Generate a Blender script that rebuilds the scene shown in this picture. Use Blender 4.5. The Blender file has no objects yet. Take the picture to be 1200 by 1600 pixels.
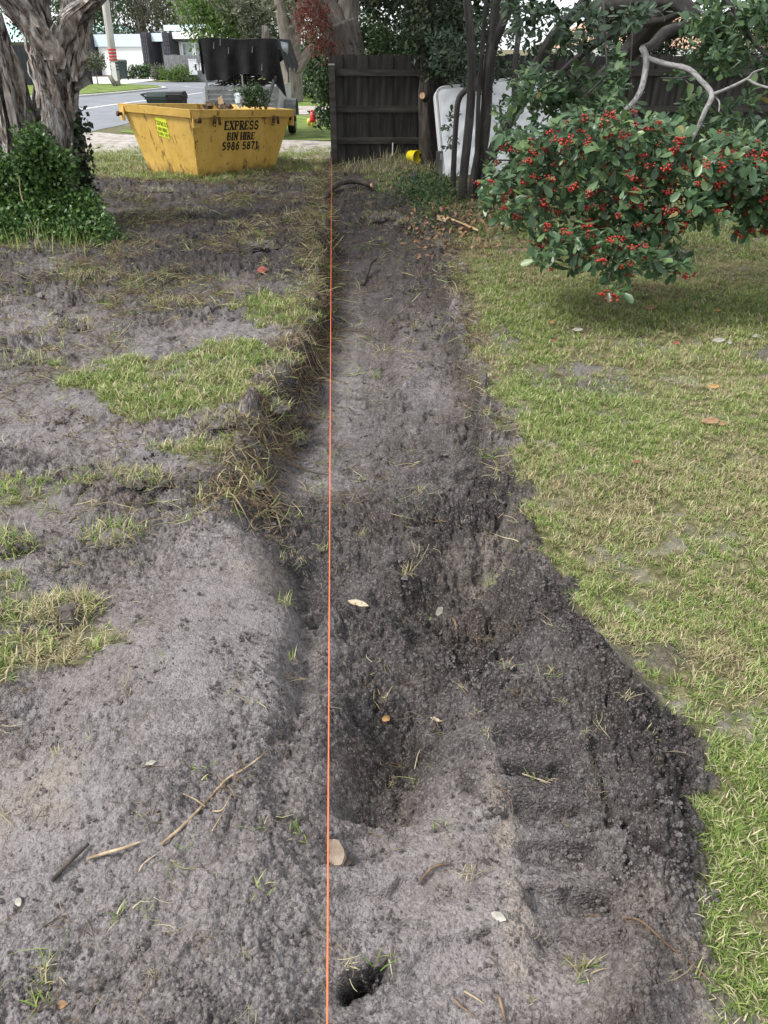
import bpy, math, random
import numpy as np
from mathutils import Vector, Matrix

# ------------------------------------------------------------------ camera, sky, sun, exposure
scene = bpy.context.scene
COL = scene.collection
FPX, PITCH, EYE = 1200.0, math.radians(31.1), 1.6        # the photograph's lens in its own pixels, pitch and eye height
cam_d = bpy.data.cameras.new('camera')
cam_d.sensor_fit = 'VERTICAL'
cam_d.sensor_height = 36.0
cam_d.lens = 27.0
cam_d.clip_start = 0.05
cam_d.clip_end = 2000.0
cam = bpy.data.objects.new('camera', cam_d)
cam.location = (0, 0, EYE)
cam.rotation_euler = (math.radians(90) - PITCH, 0, 0)
COL.objects.link(cam)
scene.camera = cam

SUN_DIR = Vector((-0.72, -0.18, 0.92)).normalized()
world = bpy.data.worlds.new('World')
scene.world = world
world.use_nodes = True
wn = world.node_tree.nodes
wl = world.node_tree.links
wn.clear()
sky = wn.new('ShaderNodeTexSky')
sky.sky_type = 'NISHITA'
sky.sun_disc = False
sky.sun_elevation = math.asin(SUN_DIR.z)
sky.sun_rotation = math.atan2(SUN_DIR.x, SUN_DIR.y)
sky.air_density = 1.0
sky.dust_density = 1.0
sky.ozone_density = 1.0
hsv = wn.new('ShaderNodeHueSaturation')
hsv.inputs['Saturation'].default_value = 0.6
hsv.inputs['Value'].default_value = 1.0
bg = wn.new('ShaderNodeBackground')
bg.inputs['Strength'].default_value = 0.075
out = wn.new('ShaderNodeOutputWorld')
cloud_co = wn.new('ShaderNodeTexCoord')
cloud_n = wn.new('ShaderNodeTexNoise'); cloud_n.inputs['Scale'].default_value = 2.2; cloud_n.inputs['Detail'].default_value = 5
cloud = wn.new('ShaderNodeValToRGB')                                   # a high, nearly even cloud layer over the whole sky
cloud.color_ramp.elements[0].position = 0.3; cloud.color_ramp.elements[0].color = (5.6, 5.8, 6.2, 1)
cloud.color_ramp.elements[1].position = 0.7; cloud.color_ramp.elements[1].color = (7.6, 7.7, 7.9, 1)
cover = wn.new('ShaderNodeMix'); cover.data_type = 'RGBA'; cover.inputs['Factor'].default_value = 0.8
wl.new(cloud_co.outputs['Generated'], cloud_n.inputs['Vector'])
wl.new(cloud_n.outputs['Fac'], cloud.inputs['Fac'])
wl.new(sky.outputs['Color'], hsv.inputs['Color'])
wl.new(hsv.outputs['Color'], cover.inputs['A'])
wl.new(cloud.outputs['Color'], cover.inputs['B'])
wl.new(cover.outputs['Result'], bg.inputs['Color'])
wl.new(bg.outputs['Background'], out.inputs['Surface'])

sun_d = bpy.data.lights.new('sun', 'SUN')
sun_d.energy = 1.5
sun_d.angle = math.radians(16)
sun_d.color = (1.0, 0.97, 0.92)
sun = bpy.data.objects.new('sun', sun_d)
sun.rotation_euler = SUN_DIR.to_track_quat('Z', 'Y').to_euler()
sun.location = (0, 0, 30)
COL.objects.link(sun)

scene.view_settings.view_transform = 'Standard'
scene.view_settings.look = 'None'
scene.view_settings.gamma = 1.0
scene.view_settings.use_curve_mapping = False
scene.view_settings.exposure = 1.75
scene.render.engine = 'CYCLES'
scene.cycles.use_denoising = True
scene.cycles.max_bounces = 6
scene.cycles.diffuse_bounces = 3
scene.cycles.glossy_bounces = 2
scene.cycles.transmission_bounces = 4
scene.cycles.transparent_max_bounces = 8

rng = np.random.default_rng(7)
random.seed(7)

# ------------------------------------------------------------------ placing: a pixel of the photograph at a chosen distance ahead (metres)
def ray(px, py):
    u, v = (px - 600) / FPX, (800 - py) / FPX
    return np.array([u, math.cos(PITCH) + math.sin(PITCH) * v, -math.sin(PITCH) + math.cos(PITCH) * v])
def at(px, py, Y):
    r = ray(px, py)
    p = r * (Y / r[1]); p[2] += EYE
    return p
def gnd(px, py, z=0.0):
    r = ray(px, py)
    p = r * ((z - EYE) / r[2]); p[2] = z
    return p
def proj(P):
    P = np.asarray(P, float)
    zc = P[..., 1] * math.cos(PITCH) - (P[..., 2] - EYE) * math.sin(PITCH)
    u = P[..., 1] * math.sin(PITCH) + (P[..., 2] - EYE) * math.cos(PITCH)
    return 600 + FPX * P[..., 0] / zc, 800 - FPX * u / zc, zc

# ------------------------------------------------------------------ noise
def _h(ix, iy, s):
    n = (ix.astype(np.int64) * 374761393 + iy.astype(np.int64) * 668265263 + s * 974634721) & 0xffffffff
    n = ((n ^ (n >> 13)) * 1274126177) & 0xffffffff
    n = n ^ (n >> 16)
    return (n & 0xffffff) / float(0x1000000)
def vn(x, y, s=0):
    x = np.asarray(x, float); y = np.asarray(y, float)
    ix = np.floor(x); iy = np.floor(y)
    fx = x - ix; fy = y - iy
    ix = ix.astype(np.int64); iy = iy.astype(np.int64)
    fx = fx * fx * fx * (fx * (fx * 6 - 15) + 10); fy = fy * fy * fy * (fy * (fy * 6 - 15) + 10)
    a = _h(ix, iy, s); b = _h(ix + 1, iy, s); c = _h(ix, iy + 1, s); d = _h(ix + 1, iy + 1, s)
    return ((a + (b - a) * fx) * (1 - fy) + (c + (d - c) * fx) * fy) * 2 - 1
def fbm(x, y, o=4, s=0, g=0.5):
    t = 0; a = 1.0; n = 0
    for i in range(o):
        t = t + a * vn(x * 2 ** i + i * 17.3, y * 2 ** i - i * 9.1, s + i); n += a; a *= g
    return t / n
def worley(x, y, s=0):
    ix = np.floor(x).astype(np.int64); iy = np.floor(y).astype(np.int64)
    best = np.full(np.shape(x), 9.0)
    for dx in (-1, 0, 1):
        for dy in (-1, 0, 1):
            cx = ix + dx; cy = iy + dy
            qx = cx + _h(cx, cy, s + 31); qy = cy + _h(cx, cy, s + 57)
            best = np.minimum(best, (qx - x) ** 2 + (qy - y) ** 2)
    return np.sqrt(best)
def clods(x, y, s=0):
    """broken lumps: each cell its own height, with a crevice between neighbours"""
    ix = np.floor(x).astype(np.int64); iy = np.floor(y).astype(np.int64)
    f1 = np.full(np.shape(x), 9.0); f2 = f1.copy(); h = np.zeros(np.shape(x))
    for dx in (-1, 0, 1):
        for dy in (-1, 0, 1):
            cx = ix + dx; cy = iy + dy
            d = np.sqrt((cx + _h(cx, cy, s + 31) - x) ** 2 + (cy + _h(cx, cy, s + 57) - y) ** 2)
            k = _h(cx, cy, s + 91); tx = (_h(cx, cy, s + 17) - .5) * 1.2; ty = (_h(cx, cy, s + 19) - .5) * 1.2
            v = k + tx * (x - cx - .5) + ty * (y - cy - .5)
            n = d < f1
            f2 = np.where(n, f1, np.minimum(f2, d)); h = np.where(n, v, h); f1 = np.where(n, d, f1)
    return (h - .35) * ss(0.0, .22, f2 - f1), f2 - f1
def ss(a, b, x):
    t = np.clip((x - a) / (b - a), 0, 1)
    return t * t * (3 - 2 * t)
def inpoly(x, y, poly):
    x = np.asarray(x, float); y = np.asarray(y, float)
    r = np.zeros(np.shape(x), bool)
    n = len(poly)
    for i in range(n):
        x1, y1 = poly[i]; x2, y2 = poly[(i + 1) % n]
        if y1 == y2: continue
        c = ((y1 > y) != (y2 > y)) & (x < (x2 - x1) * (y - y1) / (y2 - y1) + x1)
        r ^= c
    return r

# ------------------------------------------------------------------ mesh building
def make_mesh(name, V, Q=None, T=None, smooth=False, tc=None):
    V = np.ascontiguousarray(V, dtype=np.float32)
    Q = np.zeros((0, 4), np.int32) if Q is None or len(Q) == 0 else np.asarray(Q, np.int32)
    T = np.zeros((0, 3), np.int32) if T is None or len(T) == 0 else np.asarray(T, np.int32)
    me = bpy.data.meshes.new(name)
    me.vertices.add(len(V)); me.vertices.foreach_set('co', V.ravel())
    loops = np.concatenate([Q.ravel(), T.ravel()]).astype(np.int32)
    me.loops.add(len(loops)); me.loops.foreach_set('vertex_index', loops)
    ls = np.concatenate([np.arange(len(Q)) * 4, len(Q) * 4 + np.arange(len(T)) * 3]).astype(np.int32)
    me.polygons.add(len(ls)); me.polygons.foreach_set('loop_start', ls)
    me.polygons.foreach_set('use_smooth', np.full(len(ls), bool(smooth)))
    if tc is not None:
        a = me.attributes.new('tc', 'FLOAT_VECTOR', 'POINT')
        a.data.foreach_set('vector', np.ascontiguousarray(tc, dtype=np.float32).ravel())
    me.update(calc_edges=True)
    me.validate()
    return me

ORG = {}
def tag(o, label=None, cat=None, group=None, kind=None):
    if label: o['label'] = label
    if cat: o['category'] = cat
    if group: o['group'] = group
    if kind: o['kind'] = kind
    return o
def empty(name, loc, label=None, cat=None, group=None, rz=0.0):
    o = bpy.data.objects.new(name, None)
    o.empty_display_size = 0.1
    COL.objects.link(o)
    o.location = Vector([float(c) for c in loc])
    o.rotation_euler.z = rz
    ORG[o.name] = np.array(loc, float)
    return tag(o, label, cat, group)
def link(name, me, mat=None, parent=None, org=None):
    o = bpy.data.objects.new(name, me)
    COL.objects.link(o)
    if mat is not None and len(me.materials) == 0:
        me.materials.append(mat)
    if parent is not None:
        o.parent = parent
    ORG[o.name] = np.zeros(3) if org is None else np.array(org, float)
    return o

class MB:
    """collects shapes; build() links them as ONE mesh object. World coordinates unless local=True."""
    def __init__(self):
        self.V = []; self.Q = []; self.T = []; self.TC = []; self.n = 0
    def add(self, V, Q=None, T=None, tc=None):
        V = np.asarray(V, float).reshape(-1, 3)
        if Q is not None and len(Q): self.Q.append(np.asarray(Q, int) + self.n)
        if T is not None and len(T): self.T.append(np.asarray(T, int) + self.n)
        self.V.append(V); self.TC.append(V if tc is None else np.asarray(tc, float)); self.n += len(V)
        return self
    def hexa(self, P):
        """eight corners: bottom four (ccw from above), top four"""
        return self.add(P, [(3, 2, 1, 0), (4, 5, 6, 7), (0, 1, 5, 4), (1, 2, 6, 5), (2, 3, 7, 6), (3, 0, 4, 7)])
    def box(self, lo, hi, M=None):
        x0, y0, z0 = lo; x1, y1, z1 = hi
        P = np.array([(x0, y0, z0), (x1, y0, z0), (x1, y1, z0), (x0, y1, z0), (x0, y0, z1), (x1, y0, z1), (x1, y1, z1), (x0, y1, z1)], float)
        if M is not None: P = xf(M, P)
        return self.hexa(P)
    def bar(self, a, b, w, d, up=(0, 0, 1)):
        """a rectangular bar from a to b, w wide across, d deep along up"""
        a = np.asarray(a, float); b = np.asarray(b, float)
        t = (b - a) / np.linalg.norm(b - a)
        u = np.asarray(up, float); s = np.cross(t, u)
        if np.linalg.norm(s) < 1e-4: s = np.cross(t, (1, 0, 0))
        s /= np.linalg.norm(s); u = np.cross(s, t)
        P = [a - s * w / 2 - u * d / 2, a + s * w / 2 - u * d / 2, a + s * w / 2 + u * d / 2, a - s * w / 2 + u * d / 2]
        P += [p + (b - a) for p in P]
        return self.add(P, [(0, 1, 2, 3), (7, 6, 5, 4), (4, 5, 1, 0), (5, 6, 2, 1), (6, 7, 3, 2), (7, 4, 0, 3)])
    def tube(self, pts, rad, seg=8, lump=0.0, seed=0, lf=3.0, cap=True, sub=1):
        pts = np.asarray(pts, float); rad = np.broadcast_to(np.asarray(rad, float), (len(pts),)).copy()
        if sub > 1 and len(pts) > 2:
            pts, rad = catmull(pts, rad, sub)
        elif sub > 1:
            k = np.linspace(0, 1, sub + 1)
            pts = pts[0] + (pts[1] - pts[0]) * k[:, None]; rad = rad[0] + (rad[1] - rad[0]) * k
        n = len(pts)
        tg = np.gradient(pts, axis=0); tg /= np.linalg.norm(tg, axis=1)[:, None] + 1e-9
        ref = np.array([1.0, 0, 0]) if abs(tg[0][0]) < 0.9 else np.array([0, 1.0, 0])
        u = np.cross(tg[0], ref); u /= np.linalg.norm(u)
        al = np.concatenate([[0], np.cumsum(np.linalg.norm(np.diff(pts, axis=0), axis=1))])
        an = np.linspace(0, 2 * math.pi, seg, endpoint=False)
        V = []; TC = []
        for i in range(n):
            u = u - tg[i] * np.dot(u, tg[i]); u /= np.linalg.norm(u)
            w = np.cross(tg[i], u)
            r = np.full(seg, rad[i])
            if lump:
                q = vn(np.cos(an) * lf * 0.5 + seed * 3.1 + al[i] * 0.8, np.sin(an) * lf * 0.5 + al[i] * 0.9, seed)
                q2 = vn(np.cos(an) * lf * 1.6 + seed * 1.7, np.sin(an) * lf * 1.6 + al[i] * 2.2, seed + 5)
                r = r * (1 + lump * q + lump * 0.6 * q2)
            V.append(pts[i] + np.cos(an)[:, None] * r[:, None] * u + np.sin(an)[:, None] * r[:, None] * w)
            TC.append(np.stack([np.cos(an) * rad[i], np.sin(an) * rad[i], np.full(seg, al[i] + seed * 1.37)], 1))
        V = np.concatenate(V); TC = np.concatenate(TC)
        i0 = np.arange(n - 1)[:, None] * seg + np.arange(seg)[None]
        i1 = np.arange(n - 1)[:, None] * seg + (np.arange(seg)[None] + 1) % seg
        Q = np.stack([i0, i1, i1 + seg, i0 + seg], -1).reshape(-1, 4)
        T = []
        if cap:
            V = np.concatenate([V, pts[:1], pts[-1:]]); TC = np.concatenate([TC, TC[:1], TC[-1:]])
            m = n * seg
            T = [(m, (k + 1) % seg, k) for k in range(seg)] + [(m + 1, (n - 1) * seg + k, (n - 1) * seg + (k + 1) % seg) for k in range(seg)]
        return self.add(V, Q, T, TC)
    def lathe(self, prof, c, seg=20, axis=2, M=None):
        """prof: (radius, height) pairs"""
        prof = np.asarray(prof, float); an = np.linspace(0, 2 * math.pi, seg, endpoint=False)
        V = np.concatenate([np.stack([r * np.cos(an), r * np.sin(an), np.full(seg, h)], 1) for r, h in prof])
        if axis == 0: V = V[:, [2, 0, 1]]
        if axis == 1: V = V[:, [1, 2, 0]]
        if M is not None: V = xf(M, V)
        V = V + np.asarray(c, float)
        i0 = np.arange(len(prof) - 1)[:, None] * seg + np.arange(seg)[None]
        i1 = np.arange(len(prof) - 1)[:, None] * seg + (np.arange(seg)[None] + 1) % seg
        return self.add(V, np.stack([i0, i1, i1 + seg, i0 + seg], -1).reshape(-1, 4))
    def ball(self, c, r, seg=10, rings=6, M=None, lump=0, seed=0):
        th = np.linspace(0, math.pi, rings + 1)
        an = np.linspace(0, 2 * math.pi, seg, endpoint=False)
        V = np.array([(math.sin(t) * math.cos(a), math.sin(t) * math.sin(a), math.cos(t)) for t in th[1:-1] for a in an] + [(0, 0, 1), (0, 0, -1)])
        if lump:
            V = V * (1 + lump * vn(V[:, 0] * 2 + seed * 7.7 + V[:, 2] * 1.3, V[:, 1] * 2 - V[:, 2] * 1.7, seed))[:, None]
        V = V * np.asarray(r, float)
        if M is not None: V = xf(M, V)
        V = V + np.asarray(c, float)
        k = rings - 1
        Q = [(i * seg + j, (i + 1) * seg + j, (i + 1) * seg + (j + 1) % seg, i * seg + (j + 1) % seg) for i in range(k - 1) for j in range(seg)]
        T = [(k * seg, j, (j + 1) % seg) for j in range(seg)] + [(k * seg + 1, (k - 1) * seg + (j + 1) % seg, (k - 1) * seg + j) for j in range(seg)]
        return self.add(V, Q, T)
    def mesh(self, name, smooth=False, off=None):
        V = np.concatenate(self.V)
        if off is not None: V = V - off
        return make_mesh(name, V, np.concatenate(self.Q) if self.Q else None, np.concatenate(self.T) if self.T else None, smooth, np.concatenate(self.TC))
    def build(self, name, mat, parent=None, smooth=False, local=False, base=None, label=None, kind=None):
        off = None
        if not local:
            if parent is not None: off = ORG[parent.name] + (0 if base is None else np.asarray(base, float))
            elif base is not None: off = np.asarray(base, float)
        o = link(name, self.mesh(name, smooth, off), mat, parent, off)
        if base is not None: o.location = Vector([float(c) for c in base])
        if label: o['label'] = label
        if kind: o['kind'] = kind
        return o

def xf(M, P):
    M = np.array(M)
    return np.asarray(P) @ M[:3, :3].T + (M[:3, 3] if M.shape[0] == 4 else 0)
def rot(axis, ang):
    return np.array(Matrix.Rotation(ang, 3, axis))
def catmull(p, r, sub):
    P = np.vstack([2 * p[0] - p[1], p, 2 * p[-1] - p[-2]]); R = np.concatenate([[r[0]], r, [r[-1]]])
    op, orr = [], []
    for i in range(1, len(P) - 2):
        for k in range(sub):
            t = k / sub
            a, b, c, d = P[i - 1], P[i], P[i + 1], P[i + 2]
            op.append(0.5 * (2 * b + (c - a) * t + (2 * a - 5 * b + 4 * c - d) * t * t + (3 * b - a - 3 * c + d) * t ** 3))
            orr.append(R[i] + (R[i + 1] - R[i]) * t)
    op.append(p[-1]); orr.append(r[-1])
    return np.array(op), np.array(orr)

# ------------------------------------------------------------------ materials
class N:
    """small wrapper round a material's node tree"""
    def __init__(self, name):
        self.m = bpy.data.materials.new(name); self.m.use_nodes = True
        self.t = self.m.node_tree; self.n = self.t.nodes; self.l = self.t.links
        self.p = self.n['Principled BSDF']
    def new(self, k, **kw):
        o = self.n.new(k)
        for a, b in kw.items(): setattr(o, a, b)
        return o
    def put(self, sock, v):
        if hasattr(v, 'is_linked') or isinstance(v, bpy.types.NodeSocket): self.l.new(v, sock)
        else: sock.default_value = v
    def coord(self, src='Object', stretch=(1, 1, 1)):
        if src == 'tc':
            o = self.new('ShaderNodeAttribute', attribute_name='tc').outputs['Vector']
        elif src == 'World':
            o = self.new('ShaderNodeNewGeometry').outputs['Position']
        else:
            o = self.new('ShaderNodeTexCoord').outputs[src]
        if tuple(stretch) != (1, 1, 1):
            m = self.new('ShaderNodeMapping'); self.l.new(o, m.inputs['Vector']); m.inputs['Scale'].default_value = stretch; o = m.outputs['Vector']
        return o
    def noise(self, co, scale, detail=4, rough=0.55, dist=0.0):
        t = self.new('ShaderNodeTexNoise'); self.l.new(co, t.inputs['Vector'])
        t.inputs['Scale'].default_value = scale; t.inputs['Detail'].default_value = detail; t.inputs['Roughness'].default_value = rough; t.inputs['Distortion'].default_value = dist
        return t.outputs['Fac']
    def vor(self, co, scale, feature='F1', out='Distance'):
        t = self.new('ShaderNodeTexVoronoi', feature=feature); self.l.new(co, t.inputs['Vector']); t.inputs['Scale'].default_value = scale
        return t.outputs[out]
    def ramp(self, fac, stops, interp='LINEAR'):
        r = self.new('ShaderNodeValToRGB'); self.l.new(fac, r.inputs['Fac']); r.color_ramp.interpolation = interp
        e = r.color_ramp.elements
        while len(e) < len(stops): e.new(0.5)
        for el, (p, c) in zip(e, stops):
            el.position = p; el.color = tuple(c) + (1,) if len(c) == 3 else c
        return r.outputs['Color']
    def mix(self, f, a, b, blend='MIX'):
        x = self.new('ShaderNodeMix', data_type='RGBA', blend_type=blend)
        self.put(x.inputs['Factor'], f)
        for s, v in ((x.inputs['A'], a), (x.inputs['B'], b)):
            if isinstance(v, tuple): s.default_value = v + (1,) if len(v) == 3 else v
            else: self.l.new(v, s)
        return x.outputs['Result']
    def math(self, op, a, b=None, clamp=False):
        x = self.new('ShaderNodeMath', operation=op, use_clamp=clamp)
        self.put(x.inputs[0], a)
        if b is not None: self.put(x.inputs[1], b)
        return x.outputs[0]
    def remap(self, v, a, b, c=0.0, d=1.0):
        x = self.new('ShaderNodeMapRange', clamp=True)
        self.l.new(v, x.inputs['Value'])
        for k, q in zip(('From Min', 'From Max', 'To Min', 'To Max'), (a, b, c, d)): x.inputs[k].default_value = q
        return x.outputs['Result']
    def attr(self, name):
        return self.new('ShaderNodeAttribute', attribute_name=name).outputs['Fac']
    def bump(self, h, strength, dist, prev=None):
        b = self.new('ShaderNodeBump'); self.l.new(h, b.inputs['Height']); b.inputs['Strength'].default_value = strength; b.inputs['Distance'].default_value = dist
        if prev is not None: self.l.new(prev, b.inputs['Normal'])
        return b.outputs['Normal']
    def finish(self, col=None, rough=0.8, normal=None, metal=0.0, spec=0.3):
        if col is not None:
            if isinstance(col, tuple): self.p.inputs['Base Color'].default_value = col + (1,)
            else: self.l.new(col, self.p.inputs['Base Color'])
        self.put(self.p.inputs['Roughness'], rough)
        self.p.inputs['Metallic'].default_value = metal
        self.p.inputs['Specular IOR Level'].default_value = spec
        if normal is not None: self.l.new(normal, self.p.inputs['Normal'])
        return self.m
def mat(name, stops, scale=8.0, detail=5, src='Object', stretch=(1, 1, 1), rough=0.8, bump=0.3, bdist=0.01, bscale=None, metal=0.0, spec=0.3, dirt=None, objvar=0.0):
    """a colour that varies along a noise, with relief; stops: colours dark to light"""
    n = N(name); co = n.coord(src, stretch)
    f = n.noise(co, scale, detail)
    k = len(stops)
    col = n.ramp(f, [(0.3 + 0.4 * i / max(1, k - 1), c) for i, c in enumerate(stops)])
    if dirt:
        d = n.noise(co, dirt[1], 6, 0.65)
        col = n.mix(n.remap(d, dirt[2], dirt[3]), col, tuple(dirt[0]))
    if objvar:
        r = n.new('ShaderNodeObjectInfo').outputs['Random']
        col = n.mix(n.remap(r, 0, 1, 0, objvar), col, (0.02, 0.02, 0.02))
    h = n.noise(co, bscale or scale * 4, 6, 0.6)
    return n.finish(col, rough, n.bump(h, bump, bdist) if bump else None, metal, spec)
def leaf_mat(name, cols, rough=0.5, trans=0.25, spec=0.35, patch=1.2, dead=None):
    """leaf colours vary from leaf to leaf and over patches; some light comes through"""
    n = N(name)
    g = n.new('ShaderNodeNewGeometry')
    oi = n.new('ShaderNodeObjectInfo').outputs['Random']
    r = n.math('FRACT', n.math('ADD', g.outputs['Random Per Island'], oi))
    w = n.noise(g.outputs['Position'], patch, 3)
    f = n.math('ADD', n.math('MULTIPLY', r, 0.6), n.math('MULTIPLY', w, 0.4))
    k = len(cols)
    col = n.ramp(f, [(0.15 + 0.7 * i / max(1, k - 1), c) for i, c in enumerate(cols)])
    if dead:
        col = n.mix(n.remap(n.math('FRACT', n.math('MULTIPLY', r, 13.7)), dead[1], dead[1] + 0.01), col, tuple(dead[0]))
    n.finish(col, rough, None, 0, spec)
    tr = n.new('ShaderNodeBsdfTranslucent'); n.l.new(col, tr.inputs['Color'])
    mx = n.new('ShaderNodeMixShader'); mx.inputs['Fac'].default_value = trans
    n.l.new(n.p.outputs['BSDF'], mx.inputs[1]); n.l.new(tr.outputs['BSDF'], mx.inputs[2])
    n.l.new(mx.outputs['Shader'], n.n['Material Output'].inputs['Surface'])
    return n.m
# ------------------------------------------------------------------ the ground: one sheet to the horizon, with the dug trench in it
def itp(y, ys, vs): return np.interp(y, ys, vs)
XL = ([0.3, 0.8, 1.15, 1.35, 1.6, 1.9, 2.3, 2.6, 2.9, 3.3, 3.7, 4.2, 5.0, 6.0, 7.0, 8.0, 9.5, 11.0, 13.0], [-.26, -.22, -.15, -.125, -.16, -.30, -.44, -.60, -.64, -.66, -.60, -.53, -.50, -.50, -.54, -.60, -.70, -.80, -.80])
XR = ([0.3, 0.8, 1.15, 1.35, 1.6, 1.9, 2.4, 2.9, 4.0, 5.0, 6.0, 7.0, 8.0, 9.5, 11.0, 13.0], [.30, .24, .15, .125, .26, .42, .50, .52, .50, .50, .47, .45, .40, .26, .10, .0])
DEP = ([0.3, 0.9, 1.20, 1.27, 1.42, 1.62, 1.72, 1.95, 2.2, 2.45, 2.7, 2.95, 3.3, 4.5, 6.0, 8.0, 9.5, 10.8, 12.0], [.0, .015, .02, .22, .28, .25, .145, .115, .22, .19, .15, .19, .20, .205, .20, .18, .11, .05, .0])
XE = ([0.3, 0.62, 0.8, 0.95, 1.15, 1.36, 1.6, 1.87, 2.2, 2.42, 2.81, 3.3, 4.03, 5.0, 5.6, 6.04, 7.0, 8.0, 9.0, 10.0, 13.0], [.49, .50, .58, .635, .71, .775, .75, .69, .61, .57, .54, .60, .56, .58, .66, .60, .66, .74, .95, 1.1, 1.3])
PATCHES = [  # grass left standing on the dug side: outlines in metres and how thick it is
    ([(-1.85, 4.02), (-1.5, 3.78), (-1.2, 3.52), (-.86, 3.55), (-.72, 3.9), (-.70, 4.35), (-.82, 4.75), (-1.12, 4.72), (-1.2, 4.45), (-1.45, 4.3), (-1.75, 4.42)], 0.85),
    ([(-.98, 5.15), (-.66, 5.05), (-.60, 5.6), (-.74, 6.0), (-1.0, 5.6)], 0.55),
    ([(-1.1, 3.3), (-.72, 3.2), (-.68, 3.42), (-.9, 3.48)], 0.5),
    ([(-1.4, 1.55), (-1.02, 1.62), (-.86, 1.78), (-.93, 1.86), (-1.4, 1.9)], 0.8),
    ([(-1.8, 2.25), (-1.25, 2.3), (-1.2, 2.42), (-1.8, 2.42)], 0.5),
    ([(-1.7, 2.75), (-1.0, 2.85), (-.95, 3.05), (-1.7, 3.0)], 0.3),
    ([(-1.4, 1.95), (-1.12, 1.98), (-1.1, 2.12), (-1.4, 2.14)], 0.45),
    ([(-5.0, 12.4), (-3.6, 12.0), (-2.2, 11.6), (-1.6, 12.3), (-.95, 12.6), (-.95, 14.3), (-7.5, 15.0), (-7.5, 12.0)], 0.8),
    ([(.25, 10.2), (1.3, 9.4), (2.6, 10.0), (2.6, 13.0), (.2, 13.0), (-.4, 12.4)], 0.45),
    ([(.42, 9.3), (1.0, 8.8), (1.3, 9.6), (.5, 10.0)], 0.7),
]
def lawn_mask(x, y):
    """1 where turf stands, 0 on bare soil; edges ragged"""
    wx = x + 0.07 * vn(x * 6, y * 6, 3) + 0.03 * vn(x * 19, y * 19, 4); wy = y + 0.06 * vn(x * 6, y * 6, 5)
    xe = itp(wy, *XE) + 0.03 * vn(wy * 0 + 3.3, y * 5, 77)
    m = ss(-0.02, 0.05, wx - xe) * ss(13.6, 13.2, y)
    m = np.maximum(m, ss(15.5, 16.5, y))
    for poly, k in PATCHES:
        qx = wx + (.13 * vn(x * 3.1, y * 3.1, 6) + .07 * vn(x * 13, y * 13, 9)) * (y < 8); qy = wy + (.12 * vn(x * 3.3, y * 2.7, 7)) * (y < 8)
        m = np.maximum(m, (k + .25 * vn(x * 8, y * 8, 10)) * inpoly(qx, qy, poly))
    m = np.where((y > 14.2), 1.0, m)
    m = np.where((y < -0.5), 0.8, m)
    bare = fbm(x * 1.7, y * 1.7, 3, 61)
    m = m * (1 - 0.75 * ss(0.30, 0.5, bare) * (y < 6))
    return np.clip(m, 0, 1)
def lug(x, y, x0, w, y0, y1, pitch, amp, skew=0.0):
    t = ((y + skew * (x - x0)) - y0) / pitch + .10 * vn(x * 9, y * 7, 95) + .08 * vn(x * 24, y * 24, 96)
    amp = amp * np.clip(1.05 + .6 * vn(x * 6, y * 6, 97), .3, 1.5)
    q = t - np.floor(t)
    s = np.where(q < .62, ss(0, .10, q) * (1 - .35 * q), 0) * 2 - 1 + 2 * ss(.62, .5, q) * (q >= .5) * 0
    s = np.where(q >= .5, (1 - ss(.5, .66, q)) * 1.65 - 1, s)
    win = ss(x0 - w - .02, x0 - w + .03, x) * ss(x0 + w + .02, x0 + w - .03, x) * ss(y0 - .1, y0 + .05, y) * ss(y1 + .1, y1 - .05, y)
    return win, s * amp
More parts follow.
